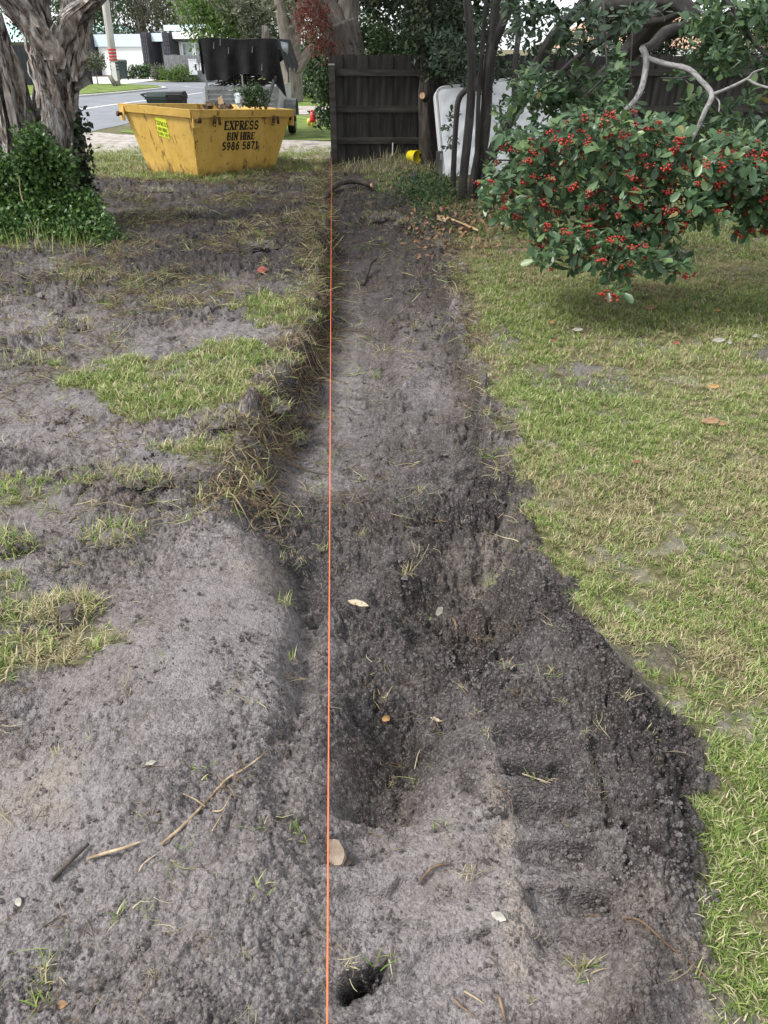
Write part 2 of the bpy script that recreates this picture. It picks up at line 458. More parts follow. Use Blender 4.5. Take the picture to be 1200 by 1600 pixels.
def ground_height(x, y, full=False):
    x = np.asarray(x, float); y = np.asarray(y, float)
    lawn = lawn_mask(x, y)
    far = ss(15.5, 13.8, y) * ss(-1.5, 0.0, y)
    wob = 0.05 * vn(x * 1.3, y * 3.1, 11) + 0.035 * vn(x * 5, y * 8, 12)
    near = ss(2.6, 1.6, y)
    xl = itp(y, *XL) + wob; xr = itp(y, *XR) + 0.8 * wob
    d = itp(y, *DEP)
    wL = 0.07 + 0.12 * ss(4.2, 3.2, y) + 0.10 * near * ss(1.2, 1.6, y); wR = 0.06 + 0.19 * near
    sL = ss(-wL * .4, wL, x - xl); sR = ss(-wR * .4, wR, xr - x)
    tr = sL * sR
    d = d * (1 + .32 * ss(2.9, 3.3, y) * ss(10, 8, y))
    bench = ss(.0, .13, x + .5 * wob + .04 * vn(x * 9, y * 4, 15)) * ss(2.9, 3.4, y)
    h = -d * (1 - .36 * bench) * tr
    # heaps and spill along the edges
    h = h + near * 0.085 * np.exp(-((x + .60) / .30) ** 2 - ((y - 1.75) / .6) ** 2)
    h = h + 0.09 * np.exp(-((x + .60) / .22) ** 2 - ((y - 2.5) / .3) ** 2) - .05 * np.exp(-((x + .95) / .12) ** 2 - ((y - 1.55) / .25) ** 2) + 0.04 * np.exp(-((x + .30) / .16) ** 2 - ((y - 1.1) / .3) ** 2)
    h = h - 0.075 * np.exp(-((x + .25 + .03 * vn(y * 5, y * 0, 23)) / .05) ** 2 - ((y - 1.75) / .5) ** 2) - 0.03 * np.exp(-((x + .42) / .07) ** 2 - ((y - 1.32) / .22) ** 2)
    xe = itp(y, *XE)
    ridge = np.exp(-((x - (xe - .085)) / .085) ** 2) * ss(.5, .8, y) * ss(3.0, 2.2, y)
    h = h + 0.075 * ridge * (1 + .5 * vn(y * 6, x * 4, 24))
    h = h + tr * ss(1.9, 2.1, y) * ss(3.3, 2.9, y) * (.05 * vn(x * 5.5, y * 5.5, 25) + .03 * vn(x * 12, y * 12, 26)) + 0.05 * np.exp(-((x - .22) / .12) ** 2 - ((y - 2.72) / .15) ** 2) + 0.06 * np.exp(-((x - .12) / .2) ** 2 - ((y - 2.55) / .12) ** 2) + 0.05 * np.exp(-((x + .1) / .25) ** 2 - ((y - 2.15) / .09) ** 2)
    h = h - 0.03 * np.exp(-((x - .1) / .12) ** 2 - ((y - 2.32) / .07) ** 2)
    # bank of soil against the foot of the fence
    h = h + 0.17 * np.exp(-((x - .25) / .75) ** 2 - ((y - 13.2) / .7) ** 2) * ss(-.85, -.5, x)
    h = h + far * 0.03 * fbm(x * .8, y * .8, 3, 21) * (1 - tr)
    # tracks pressed by the machine
    w1, l1 = lug(x, y, .405, .095, .90, 1.58, .118, .024, 0.12)
    w2, l2 = lug(x, y, .265, .16, 3.1, 8.6, .17, .017, -0.2)
    w3, l3 = lug(x, y, -.60, .09, 4.7, 7.8, .12, .010, 0.1)
    w4, l4 = lug(x, y, .05, .20, .70, 1.2, .17, .010, -0.3)
    w5, l5 = lug(x, y, -.95, .25, 4.75, 5.2, .09, .016, 0.1)
    trk = np.clip(w1 + .9 * w2 + w3 + w4 + w5, 0, 1)
    h = h + w1 * (l1 - .022) + w2 * l2 + w3 * l3 + w4 * l4 + w5 * l5
    floor = tr * ss(2.9, 3.3, y) * ss(.03, -.08, x + .5 * wob + .05 * vn(x * 8, y * 5, 16) - .03) * ss(10, 8, y)
    # fine relief: clods, crumbs and grains where the soil is loose
    blot = fbm(x * 2.1, y * 2.1, 3, 33)
    smear = np.exp(-((x - .15) / .22) ** 2 - ((y - .98) / .25) ** 2)
    calm = np.clip(sum(np.exp(-((x - a) / c) ** 2 - ((y - b) / d_) ** 2) for a, b, c, d_ in ((-1.02, 5.0, .28, .22), (-1.05, 4.42, .22, .10), (-1.5, 2.72, .35, .16), (-1.85, 3.75, .35, .2), (-1.45, 3.35, .4, .12), (-2.2, 5.1, .5, .25), (-.75, 3.15, .2, .12), (-.55, 1.95, .22, .3), (-1.0, 1.25, .3, .12), (.12, 1.03, .16, .2), (-.25, 5.2, .10, 1.2))) + .62 * ss(.12, .5, fbm(x * 1.4 + 3, y * 1.6, 3, 35)) * (1 - tr), 0, 1)
    loose = (1 - .72 * calm) * np.clip(0.72 + .45 * ss(4.2, 6, y) * (1 - tr) + 0.95 * blot + .5 * ridge + .35 * tr * ss(3.2, 2.8, y), .12, 1.3) * (1 - .45 * floor) * (1 - .5 * smear) * (1 - .7 * trk)
    soil = (1 - .85 * lawn) * far
    loose = loose + .7 * np.exp(-((x - xl + .02) / .13) ** 2) * ss(2.4, 2.9, y) * ss(10, 8, y) + .4 * np.exp(-((x - xr) / .10) ** 2) * ss(2.2, 2.6, y) * ss(10, 8, y)
    f = 1.25 * loose * soil
    crease = (1 - np.abs(vn(x * 9 + .6 * vn(x * 5, y * 5, 18), y * 9, 17))) ** 5 * ss(-.1, .4, vn(x * 2.5, y * 2.5, 19))
    h = h - .026 * crease * f - .010 * (1 - np.abs(vn(x * 26, y * 26, 20))) ** 5 * f
    h = h + f * (0.022 * fbm(x * 6, y * 6, 3, 41) + 0.012 * fbm(x * 19, y * 19, 3, 43, .65))
    rz = ss(-.30, .30, vn(x * 3.1, y * 3.1, 91) + .25 * vn(x * 8, y * 8, 92) + .35 * tr * near + .25 * tr + .3 * ss(4.5, 6, y) + .8 * np.exp(-((x - xl) / .12) ** 2) * ss(2.4, 2.8, y) + .4 * np.exp(-((x - xr) / .10) ** 2) * ss(2.4, 2.8, y))
    cw = .012 * fbm(x * 30, y * 30, 2, 8)
    c1, g1 = clods((x + cw) * 13, (y - cw) * 13, 5); c2, g2 = clods((x + cw * .6) * 31, (y + cw * .6) * 31, 6); c3, g3 = clods((x + .3 * cw) * 70, (y - .3 * cw) * 70, 7)
    h = h + f * (.034 * rz * c1 + .021 * (.3 + .7 * rz) * c2 + .012 * c3 * ss(6, 3, y))
    h = h + soil * (.25 + .75 * np.clip(loose, 0, 1)) * (1 - .5 * trk) * .0085 * np.clip(.7 - worley(x * 105 + 2 * cw, y * 105, 9), 0, 1) * ss(4.5, 2, y)
    wz = np.clip(0.62 - worley(x * 17 + .4 * vn(x * 9, y * 9, 8), y * 17, 5), 0, 1)
    wz2 = np.clip(0.62 - worley(x * 44, y * 44, 6), 0, 1)
    h = h + f * (0.006 * wz * rz + 0.009 * wz2)
    h = h + soil * (.25 + .75 * np.clip(loose, 0, 1)) * (0.0065 * vn(x * 85, y * 85, 47) + 0.0040 * vn(x * 190, y * 190, 48)) * ss(7, 3, y)
    pits = ss(.66, .9, vn(x * 11 + .7 * vn(x * 23, y * 23, 72), y * 11, 71)) * f * ss(8, 4, y)
    h = h - 0.014 * pits
    h = h - 0.11 * np.exp(-(((x + .048 + .012 * vn(x * 40, y * 40, 98)) / .036) ** 2 + ((y - .835 - .45 * (x + .05) + .012 * vn(x * 55, y * 55, 99)) / .021) ** 2) ** 2)          # the small burrow under the string
    h = h + lawn * far * (0.018 * fbm(x * 3, y * 3, 3, 51) + 0.008 * vn(x * 14, y * 14, 52))
    if not full: return h
    crev = (1 - ss(0, .16, g1)) * rz * .55 + (1 - ss(0, .16, g2)) * .4  # gaps between clods; their shade goes into the soil colour
    wet_shade = np.clip(-.20 * calm + .29 + .26 * ss(.1, .34, x - .1 * vn(y * 2, x, 7)) * ss(3.2, 2.4, y) * (1 - smear) + .15 * sL * ss(1.15, 1.35, y) * ss(3.4, 2.4, y) + .35 * crev * np.clip(loose, 0, 1) + .22 * (loose - .6) + .6 * fbm(x * 1.1 + 5, y * .9, 3, 81) + .22 * w1 + .26 * ridge + .22 * tr * (1 - floor) + .5 * pits + .6 * crease * loose + .5 * (4 * sL * (1 - sL) + 3 * sR * (1 - sR)) * ss(2.5, 3.0, y) + .45 * ss(4.5, 7.5, y) - .55 * smear + .12 * floor
                  - .25 * ss(-.3, -.9, x) * ss(7.5, 5.5, y) - .2 * w5, 0, 1)  # moist soil, plus shade painted on trench walls, creases and pits
    wet_shade = np.clip(wet_shade + 1.2 * np.exp(-(((x + .048) / .05) ** 2 + ((y - .835 - .45 * (x + .05)) / .026) ** 2) ** 2) + .55 * np.exp(-((x + .02) / .14) ** 2 - ((y - 1.48) / .16) ** 2), 0, 1)  # inside of burrow and dug hole darkened: shade painted into the soil
    pale = np.clip(ss(.25, .6, fbm(x * 2.3 + 9, y * 1.6, 3, 87)) * .8 * (y < 3) + np.exp(-((x - .285) / .035) ** 2) * ss(.8, .9, y) * ss(1.5, 1.3, y) * 1.1 + .8 * smear * ss(.0, .4, fbm(x * 9, y * 3, 3, 88)), 0, 1) * (1 - trk * w1)
    return h, lawn, wet_shade, pale, calm
GXS, GYS = np.linspace(-6.5, 3.5, 340), np.linspace(2.8, 14.5, 380)
GH = ground_height(*np.meshgrid(GXS, GYS))
def gz(x, y):
    """height of the ground; beyond the near soil from a table"""
    if y < 3.0 or not (-6.4 < x < 3.4 and y < 14.4): return float(ground_height(np.array([x]), np.array([y]))[0])
    i = (x + 6.5) / 10 * 339; j = (y - 2.8) / 11.7 * 379; a, b = int(i), int(j); s, t = i - a, j - b
    return float((GH[b, a] * (1 - s) + GH[b, a + 1] * s) * (1 - t) + (GH[b + 1, a] * (1 - s) + GH[b + 1, a + 1] * s) * t)

def build_ground():
    ys = [-60, -25, -10, -5, -2.5, -1.2, -.5, -.1, .15, .3]
    y = .36
    while y < 15.5:
        ys.append(y); y += 1.3 * (y * y + 2.56) / (1.6 * 768)
    while y < 1500:
        ys.append(y); y *= 1.12
    ys.append(1800)
    ys = np.array(ys)
    nc = 830
    u = np.linspace(-1, 1, nc)
    k = np.array([1.04, 1.12, 1.3, 1.6, 2.2, 3.2, 5, 9, 20])
    u = np.concatenate([-k[::-1], u, k])
    wdt = .55 * np.clip(ys, .3, None) + .8
    wdt = np.where(ys < 0, 3.0, wdt); wdt = np.where(ys < -3, 40, wdt)
    X = u[None, :] * wdt[:, None]; Y = np.repeat(ys[:, None], len(u), 1)
    X = X + 0.35 * wdt[:, None] / nc * 2 * (_h(np.arange(X.size).reshape(X.shape), np.zeros(X.shape, int), 3) - .5) * (np.abs(u)[None] < 1)
    h, lawn, wet_shade, pale, calm = ground_height(X.ravel(), Y.ravel(), True)
    V = np.stack([X.ravel(), Y.ravel(), h], 1)
    n = len(u); i = np.arange(len(ys) - 1)[:, None] * n + np.arange(n - 1)[None]
    Q = np.stack([i, i + 1, i + n + 1, i + n], -1).reshape(-1, 4)
    me = make_mesh('ground', V, Q, None, True)
    for nm, a in (('lawn', lawn), ('wet_shade', wet_shade), ('pale', pale), ('calm', calm)):
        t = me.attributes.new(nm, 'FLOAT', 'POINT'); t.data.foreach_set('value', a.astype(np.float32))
    m = N('soil_and_turf')
    co = m.coord('World')
    big = m.noise(co, 2.2, 5, .6); mid = m.noise(co, 11, 5, .65); fine = m.noise(co, 70, 4, .7); grain = m.noise(co, 420, 2, .6)
    f = m.math('ADD', m.math('MULTIPLY', m.attr('wet_shade'), .60), m.math('MULTIPLY', big, .25))
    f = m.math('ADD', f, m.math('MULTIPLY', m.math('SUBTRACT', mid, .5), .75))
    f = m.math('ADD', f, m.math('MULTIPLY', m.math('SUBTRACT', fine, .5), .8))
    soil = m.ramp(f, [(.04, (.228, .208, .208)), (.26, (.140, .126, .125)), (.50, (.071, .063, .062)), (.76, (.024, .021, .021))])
    brown = m.noise(co, 1.3, 4, .6)
    soil = m.mix(m.remap(brown, .46, .68, 0, .65), soil, m.mix(.5, soil, (.10, .072, .050)))
    sand = m.ramp(fine, [(.3, (.17, .145, .125)), (.7, (.34, .29, .25))])
    soil = m.mix(m.math('MULTIPLY', m.attr('pale'), m.remap(mid, .35, .6)), soil, sand)
    gr1 = m.vor(co, 175, 'F1', 'Color'); gr2 = m.vor(co, 62, 'F1', 'Color')
    s1 = m.new('ShaderNodeSeparateColor'); m.l.new(gr1, s1.inputs[0]); s2 = m.new('ShaderNodeSeparateColor'); m.l.new(gr2, s2.inputs[0])
    soil = m.mix(m.math('MULTIPLY', m.remap(s1.outputs[0], .45, 1, 0, .62), m.remap(m.attr('calm'), 0, 1, 1, .35)), soil, (.030, .026, .025)); soil = m.mix(m.remap(s1.outputs[1], .72, 1, 0, .40), soil, (.30, .275, .265)); soil = m.mix(m.math('MULTIPLY', m.remap(s2.outputs[0], .6, 1, 0, .40), m.remap(m.attr('calm'), 0, 1, 1, .3)), soil, (.042, .037, .036))
    soil = m.mix(m.remap(grain, .62, .70, 0, .75), soil, (.026, .023, .022))
    soil = m.mix(m.remap(m.noise(co, 300, 2, .5), .66, .72, 0, .55), soil, (.36, .33, .31))
    turf = m.ramp(m.noise(co, 26, 4, .7), [(.3, (.045, .050, .020)), (.5, (.11, .105, .05)), (.72, (.27, .23, .14))])
    turf = m.mix(m.remap(m.noise(co, 3.1, 4, .6), .54, .66, 0, .8), turf, (.21, .195, .18))
    col = m.mix(m.attr('lawn'), soil, turf)
    nb = m.bump(fine, .6, .012)
    nb = m.bump(m.vor(co, 150, 'F1', 'Distance'), .7, -.006, nb)
    nb = m.bump(grain, .5, .004, nb)
    m.finish(col, .93, nb, 0, .15)
    o = link('ground', me, m.m)
    return tag(o, kind='structure')
build_ground()

def instancer(name, pts, rots, scl, idx, protos, kind='stuff'):
    """one object that sets small clumps on points with geometry nodes"""
    me = make_mesh(name, pts)
    a = me.attributes.new('turn', 'FLOAT_VECTOR', 'POINT'); a.data.foreach_set('vector', np.ascontiguousarray(rots, np.float32).ravel())
    a = me.attributes.new('size', 'FLOAT', 'POINT'); a.data.foreach_set('value', np.asarray(scl, np.float32))
    a = me.attributes.new('which', 'INT', 'POINT'); a.data.foreach_set('value', np.asarray(idx, np.int32))
    o = link(name, me)
    g = bpy.data.node_groups.new(name + '_nodes', 'GeometryNodeTree')
    g.interface.new_socket('Geometry', in_out='INPUT', socket_type='NodeSocketGeometry')
    g.interface.new_socket('Geometry', in_out='OUTPUT', socket_type='NodeSocketGeometry')
    gi = g.nodes.new('NodeGroupInput'); go = g.nodes.new('NodeGroupOutput')
    ip = g.nodes.new('GeometryNodeInstanceOnPoints')
    ci = g.nodes.new('GeometryNodeCollectionInfo'); ci.inputs['Collection'].default_value = protos
    ci.inputs['Separate Children'].default_value = True; ci.inputs['Reset Children'].default_value = True
    def na(nm, t):
        q = g.nodes.new('GeometryNodeInputNamedAttribute'); q.data_type = t; q.inputs['Name'].default_value = nm
        return q.outputs['Attribute']
    g.links.new(gi.outputs[0], ip.inputs['Points']); g.links.new(ci.outputs[0], ip.inputs['Instance'])
    ip.inputs['Pick Instance'].default_value = True
    g.links.new(na('which', 'INT'), ip.inputs['Instance Index'])
    g.links.new(na('turn', 'FLOAT_VECTOR'), ip.inputs['Rotation'])
    g.links.new(na('size', 'FLOAT'), ip.inputs['Scale'])
    g.links.new(ip.outputs[0], go.inputs[0])
    md = o.modifiers.new('scatter', 'NODES'); md.node_group = g
    return tag(o, kind=kind)

def blade(R, L, w, lean, az, x0=(0, 0), z0=0.0, segs=3, curl=1.0):
    """one grass blade as a tapering bent strip"""
    t = np.linspace(0, 1, segs + 1)
    th = lean * (0.35 + curl * t)                          # lean from upright grows along the blade
    ds = L / segs
    r = np.concatenate([[0], np.cumsum(np.sin(th[:-1] + .5 * (th[1:] - th[:-1])) * ds)])
    z = np.concatenate([[0], np.cumsum(np.cos(th[:-1] + .5 * (th[1:] - th[:-1])) * ds)])
    z = np.maximum(z, 0.002 + 0.004 * t)
    c = np.array([math.cos(az), math.sin(az)]); s = np.array([-c[1], c[0]])
    hw = w / 2 * (1 - t ** 1.6)
    V = []
    for k in range(segs):
        for sg in (-1, 1):
            p = np.array(x0) + c * r[k] + s * hw[k] * sg * (1 if k else .7)
            V.append((p[0], p[1], z[k] + z0))
    p = np.array(x0) + c * r[-1]
    V.append((p[0], p[1], z[-1] + z0))
    Q = [(2 * k, 2 * k + 1, 2 * k + 3, 2 * k + 2) for k in range(segs - 1)]
    T = [(2 * segs - 2, 2 * segs - 1, 2 * segs)]
    return np.array(V), Q, T
GREEN = leaf_mat('grass_blades', [(.08, .135, .024), (.135, .215, .040), (.245, .31, .085), (.40, .42, .175)], .55, .3, .3, 1.6, ((.56, .50, .32), .85))
STRAW = leaf_mat('dry_grass', [(.18, .145, .075), (.31, .27, .15), (.45, .405, .24)], .7, .15, .2, 2.0)
DULL = leaf_mat('old_roots', [(.06, .042, .028), (.13, .095, .06), (.24, .19, .12)], .8, .1, .2, 3.0)
def clump_set(name, n, mats, nb, L, w, spread, lean):
    c = bpy.data.collections.new(name)
    for k in range(n):
        b = MB()
        for i in range(nb):
            V, Q, T = blade(None, random.uniform(*L), random.uniform(*w), random.uniform(*lean), random.uniform(0, 6.283), (random.gauss(0, spread), random.gauss(0, spread)), 0, 3)
            b.add(V, Q, T)
        o = bpy.data.objects.new('grass_clump', b.mesh('grass_clump'))
        o.data.materials.append(mats[k % len(mats)])
        c.objects.link(o)
    return c
TURF = clump_set('turf_clumps', 12, [GREEN, GREEN, GREEN, STRAW], 16, (.025, .062), (.0032, .0062), .016, (.6, 1.6))
def scatter(n, x0, x1, y0, y1, dens):
    x = rng.uniform(x0, x1, n); y = rng.uniform(y0, y1, n)
    k = rng.uniform(0, 1, n) < dens(x, y)
    return x[k], y[k]
def turf():
    X, Y, S = [], [], []
    def dens(x, y):
        m = lawn_mask(x, y)
        thin = ss(-.55, -.05, fbm(x * 2.4, y * 2.4, 3, 61 + 40))
        return m * (.28 + .72 * thin)
    for (x0, x1, y0, y1, per, s) in ((.45, 2.2, .5, 2.2, 3500, .63), (.45, 3.3, 2.2, 4.2, 2500, .68), (.4, 4.6, 4.2, 7.0, 1200, .82), (.3, 6.5, 7.0, 12.5, 420, 1.05),
                                     (-1.9, -.5, 1.4, 3.5, 1500, .95), (-2.6, -.5, 3.4, 6.2, 1300, 1.1), (-8, -.5, 11.3, 15, 330, 1.5), (-1.0, 1.0, 9.5, 14, 250, 1.4), (-7, -.5, 14.2, 16, 100, 1.6)):
        x, y = scatter(int(per * (x1 - x0) * (y1 - y0)), x0, x1, y0, y1, dens)
        X.append(x); Y.append(y); S.append(np.full(len(x), s))
    # tussocks along the torn turf edges
    x = np.concatenate(X); y = np.concatenate(Y); s = np.concatenate(S) * rng.uniform(.65, 1.25, len(x))
    z = ground_height(x, y) - .003
    r = np.stack([rng.normal(0, .15, len(x)), rng.normal(0, .15, len(x)), rng.uniform(0, 6.283, len(x))], 1)
    dry = fbm(x * 1.1, y * 1.1, 3, 121) + .35 * vn(x * 5, y * 5, 122) + .25 * np.exp(-((x - itp(y, *XE)) / .18) ** 2) * (y > 3)
    idx = np.where(rng.uniform(-.75, .75, len(x)) < dry * 1.2 - .42, 3 + 4 * rng.integers(0, 3, len(x)), rng.choice([0, 1, 2, 4, 5, 6, 8, 9, 10], len(x)))
    instancer('lawn_grass', np.stack([x, y, z], 1), r, s, idx, TURF)
turf()

LITTER = bpy.data.collections.new('litter_clumps')
for k in range(10):
    b = MB()
    for i in range(5 + k % 4):
        L = random.uniform(.02, .085) * (1.3 if k % 3 == 0 else 1); a = random.uniform(0, 6.283); c = random.gauss(0, .02), random.gauss(0, .02)
        p = []
        q = np.array([c[0], c[1], .003]); bend = random.uniform(-1.2, 1.2)
        for s in range(4):
            p.append(q.copy()); q = q + L / 3 * np.array([math.cos(a + bend * s / 3), math.sin(a + bend * s / 3), random.uniform(-.15, .3)]); q[2] = max(q[2], .002)
        b.tube(p, [random.uniform(.0006, .0015)] * 3 + [.0004], 3, cap=False)
    if k % 2 == 0:
        for i in range(7):
            V, Q, T = blade(None, random.uniform(.015, .05), .003, random.uniform(.7, 1.6), random.uniform(0, 6.283), (random.gauss(0, .01), random.gauss(0, .01)), 0, 2); b.add(V, Q, T)
    o = bpy.data.objects.new('litter_clump', b.mesh('litter_clump')); o.data.materials.append([DULL, STRAW, DULL, DULL, STRAW, DULL, GREEN, DULL, DULL, STRAW][k]); LITTER.objects.link(o)
def litter():
    X, Y, S = [], [], []
    def dens(x, y):
        bare = 1 - lawn_mask(x, y)
        torn = ss(-.1, .45, fbm(x * 1.6, y * 1.6, 3, 141) + .3 * vn(x * 6, y * 6, 142))
        edge = 2.2 * np.exp(-((x - itp(y, *XL) + .02) / .15) ** 2) * (y > 2.5) + np.exp(-((x - itp(y, *XE)) / .10) ** 2) * (y > 3)
        inside = (x > itp(y, *XL) + .1) & (x < itp(y, *XE) - .1) & (y > 2.8)
        k = (.06 + .75 * torn * (.25 + .75 * ss(2.2, 4.8, y)) + .9 * edge)
        return bare * np.where(inside, .10, k)
    for (x0, x1, y0, y1, per, s) in ((-1.4, 1.2, .5, 2.4, 420, .7), (-2.2, 1.0, 2.4, 4.5, 620, 1.0), (-3.6, 1.0, 4.5, 8, 680, 1.25), (-6, 1.6, 8, 13.5, 520, 1.5)):
        x, y = scatter(int(per * (x1 - x0) * (y1 - y0)), x0, x1, y0, y1, dens)
        X.append(x); Y.append(y); S.append(np.full(len(x), s))
    x = np.concatenate(X); y = np.concatenate(Y); s = np.concatenate(S) * rng.uniform(.5, 1.4, len(x))
    z = ground_height(x, y)
    r = np.stack([rng.normal(0, .3, len(x)), rng.normal(0, .3, len(x)), rng.uniform(0, 6.283, len(x))], 1)
    instancer('soil_litter', np.stack([x, y, z], 1), r, s, rng.integers(0, 10, len(x)), LITTER)
litter()

CRUMBS = bpy.data.collections.new('soil_crumbs')
SOILM = mat('soil_crumb', [(.045, .039, .037), (.10, .088, .084), (.17, .152, .146)], 3.0, 5, 'World', rough=.95, bump=.6, bdist=.004, bscale=180, spec=.1)
for k in range(6):
    b = MB()
    for i in range(5):
        b.ball((random.gauss(0, .014), random.gauss(0, .014), 0), np.array([1, random.uniform(.7, 1.1), random.uniform(.55, .9)]) * random.choice([.002, .003, .004, .006]), 8, 6, lump=.8, seed=k * 9 + i)
    o = bpy.data.objects.new('soil_crumb', b.mesh('soil_crumb')); o.data.materials.append(SOILM); CRUMBS.objects.link(o)
def crumbs():
    def dens(x, y):
        xe = itp(y, *XE)
        k = ss(-.2, .5, fbm(x * 3, y * 3, 3, 151)) * .6 + .15 + .9 * np.exp(-((x - (xe - .06)) / .09) ** 2)
        return (1 - lawn_mask(x, y)) * k
    X, Y, S = [], [], []
    for (x0, x1, y0, y1, per, s) in ((-1.4, 1.2, .45, 2.0, 2400, .62), (-1.9, 1.0, 2.0, 3.6, 1000, .8), (-3, 1, 3.6, 7, 220, 1.05)):
        x, y = scatter(int(per * (x1 - x0) * (y1 - y0)), x0, x1, y0, y1, dens)
        X.append(x); Y.append(y); S.append(np.full(len(x), s))
    x = np.concatenate(X); y = np.concatenate(Y); s = np.concatenate(S) * np.clip(rng.lognormal(-.25, .4, len(x)), .4, 1.9)
    r = np.stack([rng.normal(0, .4, len(x)), rng.normal(0, .4, len(x)), rng.uniform(0, 6.283, len(x))], 1)
    instancer('soil_crumbs', np.stack([x, y, ground_height(x, y) + .0005], 1), r, s, rng.integers(0, 6, len(x)), CRUMBS)
crumbs()
# ------------------------------------------------------------------ road, gravel and verges beyond the garden
def sheet(name, poly, z, m, jag=0.0, thick=0.0, step=0.5):
    P = []
    for i in range(len(poly)):
        a = np.array(poly[i], float); b = np.array(poly[(i + 1) % len(poly)], float)
        k = max(1, int(np.linalg.norm(b - a) / step)) if jag else 1
        for j in range(k):
            q = a + (b - a) * j / k
            if jag: q = q + jag * np.array([vn(q[0] * 1.7, q[1] * 1.7, 301), vn(q[0] * 1.7, q[1] * 1.7, 302)]) + jag * .5 * np.array([vn(q[0] * 5, q[1] * 5, 303), vn(q[0] * 5, q[1] * 5, 304)])
            P.append(q)
    me = bpy.data.meshes.new(name)
    V = [(p[0], p[1], z) for p in P]
    F = [list(range(len(P)))]
    if thick:
        n = len(P); V += [(p[0], p[1], z - thick) for p in P]
        F += [[(i + 1) % n, i, i + n, (i + 1) % n + n] for i in range(n)]
    me.from_pydata(V, [], F); me.update()
    o = link(name, me, m)
    return tag(o, kind='structure')
ASPH = mat('asphalt', [(.13, .14, .155), (.19, .20, .22)], 1.2, 8, 'World', rough=.7, bump=.25, bdist=.01, bscale=60, spec=.35, dirt=((.24, .24, .25), 9, .58, .68))
GRAV = mat('gravel', [(.20, .18, .16), (.34, .31, .28), (.46, .43, .40)], 5, 8, 'World', rough=.9, bump=.7, bdist=.02, bscale=50, spec=.2, dirt=((.10, .09, .07), 1.3, .55, .7))
CONC = mat('pale_concrete', [(.42, .41, .39), (.55, .54, .52)], 3, 6, 'World', rough=.85, bump=.2, bdist=.005)
VERGE = mat('verge_turf', [(.06, .095, .022), (.13, .18, .045), (.22, .25, .085)], 2.5, 8, 'World', rough=.9, bump=.6, bdist=.03, bscale=40, spec=.1)
WHITEP = mat('white_road_paint', [(.62, .62, .60), (.80, .80, .78)], 6, 5, 'World', rough=.6, bump=0, dirt=((.2, .2, .21), 14, .6, .7))
sheet('road', [(-60, 17.6), (-6.6, 18.6), (-5.9, 27), (-4.6, 36), (-1, 39), (60, 42), (60, 48.6), (-9, 49), (-13, 49), (-60, 52)], .008, ASPH, .06)
sheet('gravel_driveway', [(-22, 14.9), (-4, 14.75), (-1.3, 14.2), (-.6, 14.25), (2, 14.4), (2, 17.1), (-1.2, 17.0), (-4.0, 17.6), (-6.4, 18.75), (-22, 18.2)], .016, GRAV, .22, step=.3)
sheet('gravel_strip', [(-5.6, 24.3), (9, 24.4), (9, 28.0), (-5.3, 27.9)], .016, GRAV, .18)
sheet('grass_verge', [(-10.25, 40.6), (-11.0, 36.5), (-11.9, 33.4), (-30, 31.5), (-30, 44), (-13.2, 44.2), (-11, 42.3)], .10, VERGE, .05, .12)
sheet('verge_kerb', [(-10.05, 40.7), (-10.8, 36.4), (-11.75, 33.1), (-30, 31.2), (-30, 44.2), (-13.2, 44.4), (-10.9, 42.5)], .07, CONC, .0, .09)
sheet('concrete_driveway', [(-21, 44.6), (-13.6, 44.7), (-13.2, 57.8), (-21, 57.8)], .02, CONC)
sheet('side_lawn', [(-4.2, 17.7), (-1.2, 17.15), (8, 17.3), (8, 24.3), (-5.4, 24.2), (-5.9, 18.9)], .011, VERGE, .15)
sheet('side_lawn', [(-5.1, 28.0), (8, 28.1), (8, 39), (-1, 38.5), (-4.3, 36)], .011, VERGE, .15)
sheet('front_lawn', [(-13.0, 49.2), (-4, 49.0), (-4, 57), (-13.0, 57)], .03, VERGE, .1)
def strip(pts, w, name):
    b = MB(); pts = np.array(pts, float); pp, _ = catmull(pts, np.zeros(len(pts)), 6)
    for a, c in zip(pp[:-1], pp[1:]):
        d = (c - a) / np.linalg.norm(c - a); s = np.array([-d[1], d[0]]) * w / 2
        b.add([(*(a - s), .014), (*(a + s), .014), (*(c + s), .014), (*(c - s), .014)], [(3, 2, 1, 0)])
    return tag(b.build(name, WHITEP), kind='structure')
strip([(-10.0, 14), (-9.6, 21.4), (-9.2, 27.2), (-8.4, 32), (-7.5, 37.5), (-5.5, 41.3)], .13, 'road_line')
strip([(-9.9, 43.2), (-8.6, 42.2), (-4, 43.4), (20, 44.6)], .11, 'road_line')

# ------------------------------------------------------------------ leaf crowns
def leaf_cloud(centers, spread, per, size, aspect=.5, droop=0.0, up=.35):
    """many small bent leaves round the given centres"""
    c = np.repeat(np.asarray(centers, float), per, 0)
    n = len(c)
    p = c + rng.normal(0, 1, (n, 3)) * spread
    L = size * rng.uniform(.6, 1.3, n)
    d = rng.normal(0, 1, (n, 3)); d[:, 2] -= droop; d /= np.linalg.norm(d, axis=1)[:, None]
    nr = rng.normal(0, 1, (n, 3)); nr[:, 2] += up * 3
    s = np.cross(d, nr); s /= np.linalg.norm(s, axis=1)[:, None] + 1e-9
    w = L * aspect
    b = np.cross(s, d)
    V = np.stack([p, p + d * (L * .45)[:, None] + s * (w * .5)[:, None] + b * (L * .06)[:, None], p + d * L[:, None], p + d * (L * .45)[:, None] - s * (w * .5)[:, None] + b * (L * .06)[:, None]], 1).reshape(-1, 3)
    i = np.arange(n)[:, None] * 4
    return V, i + np.array([[0, 1, 2, 3]])
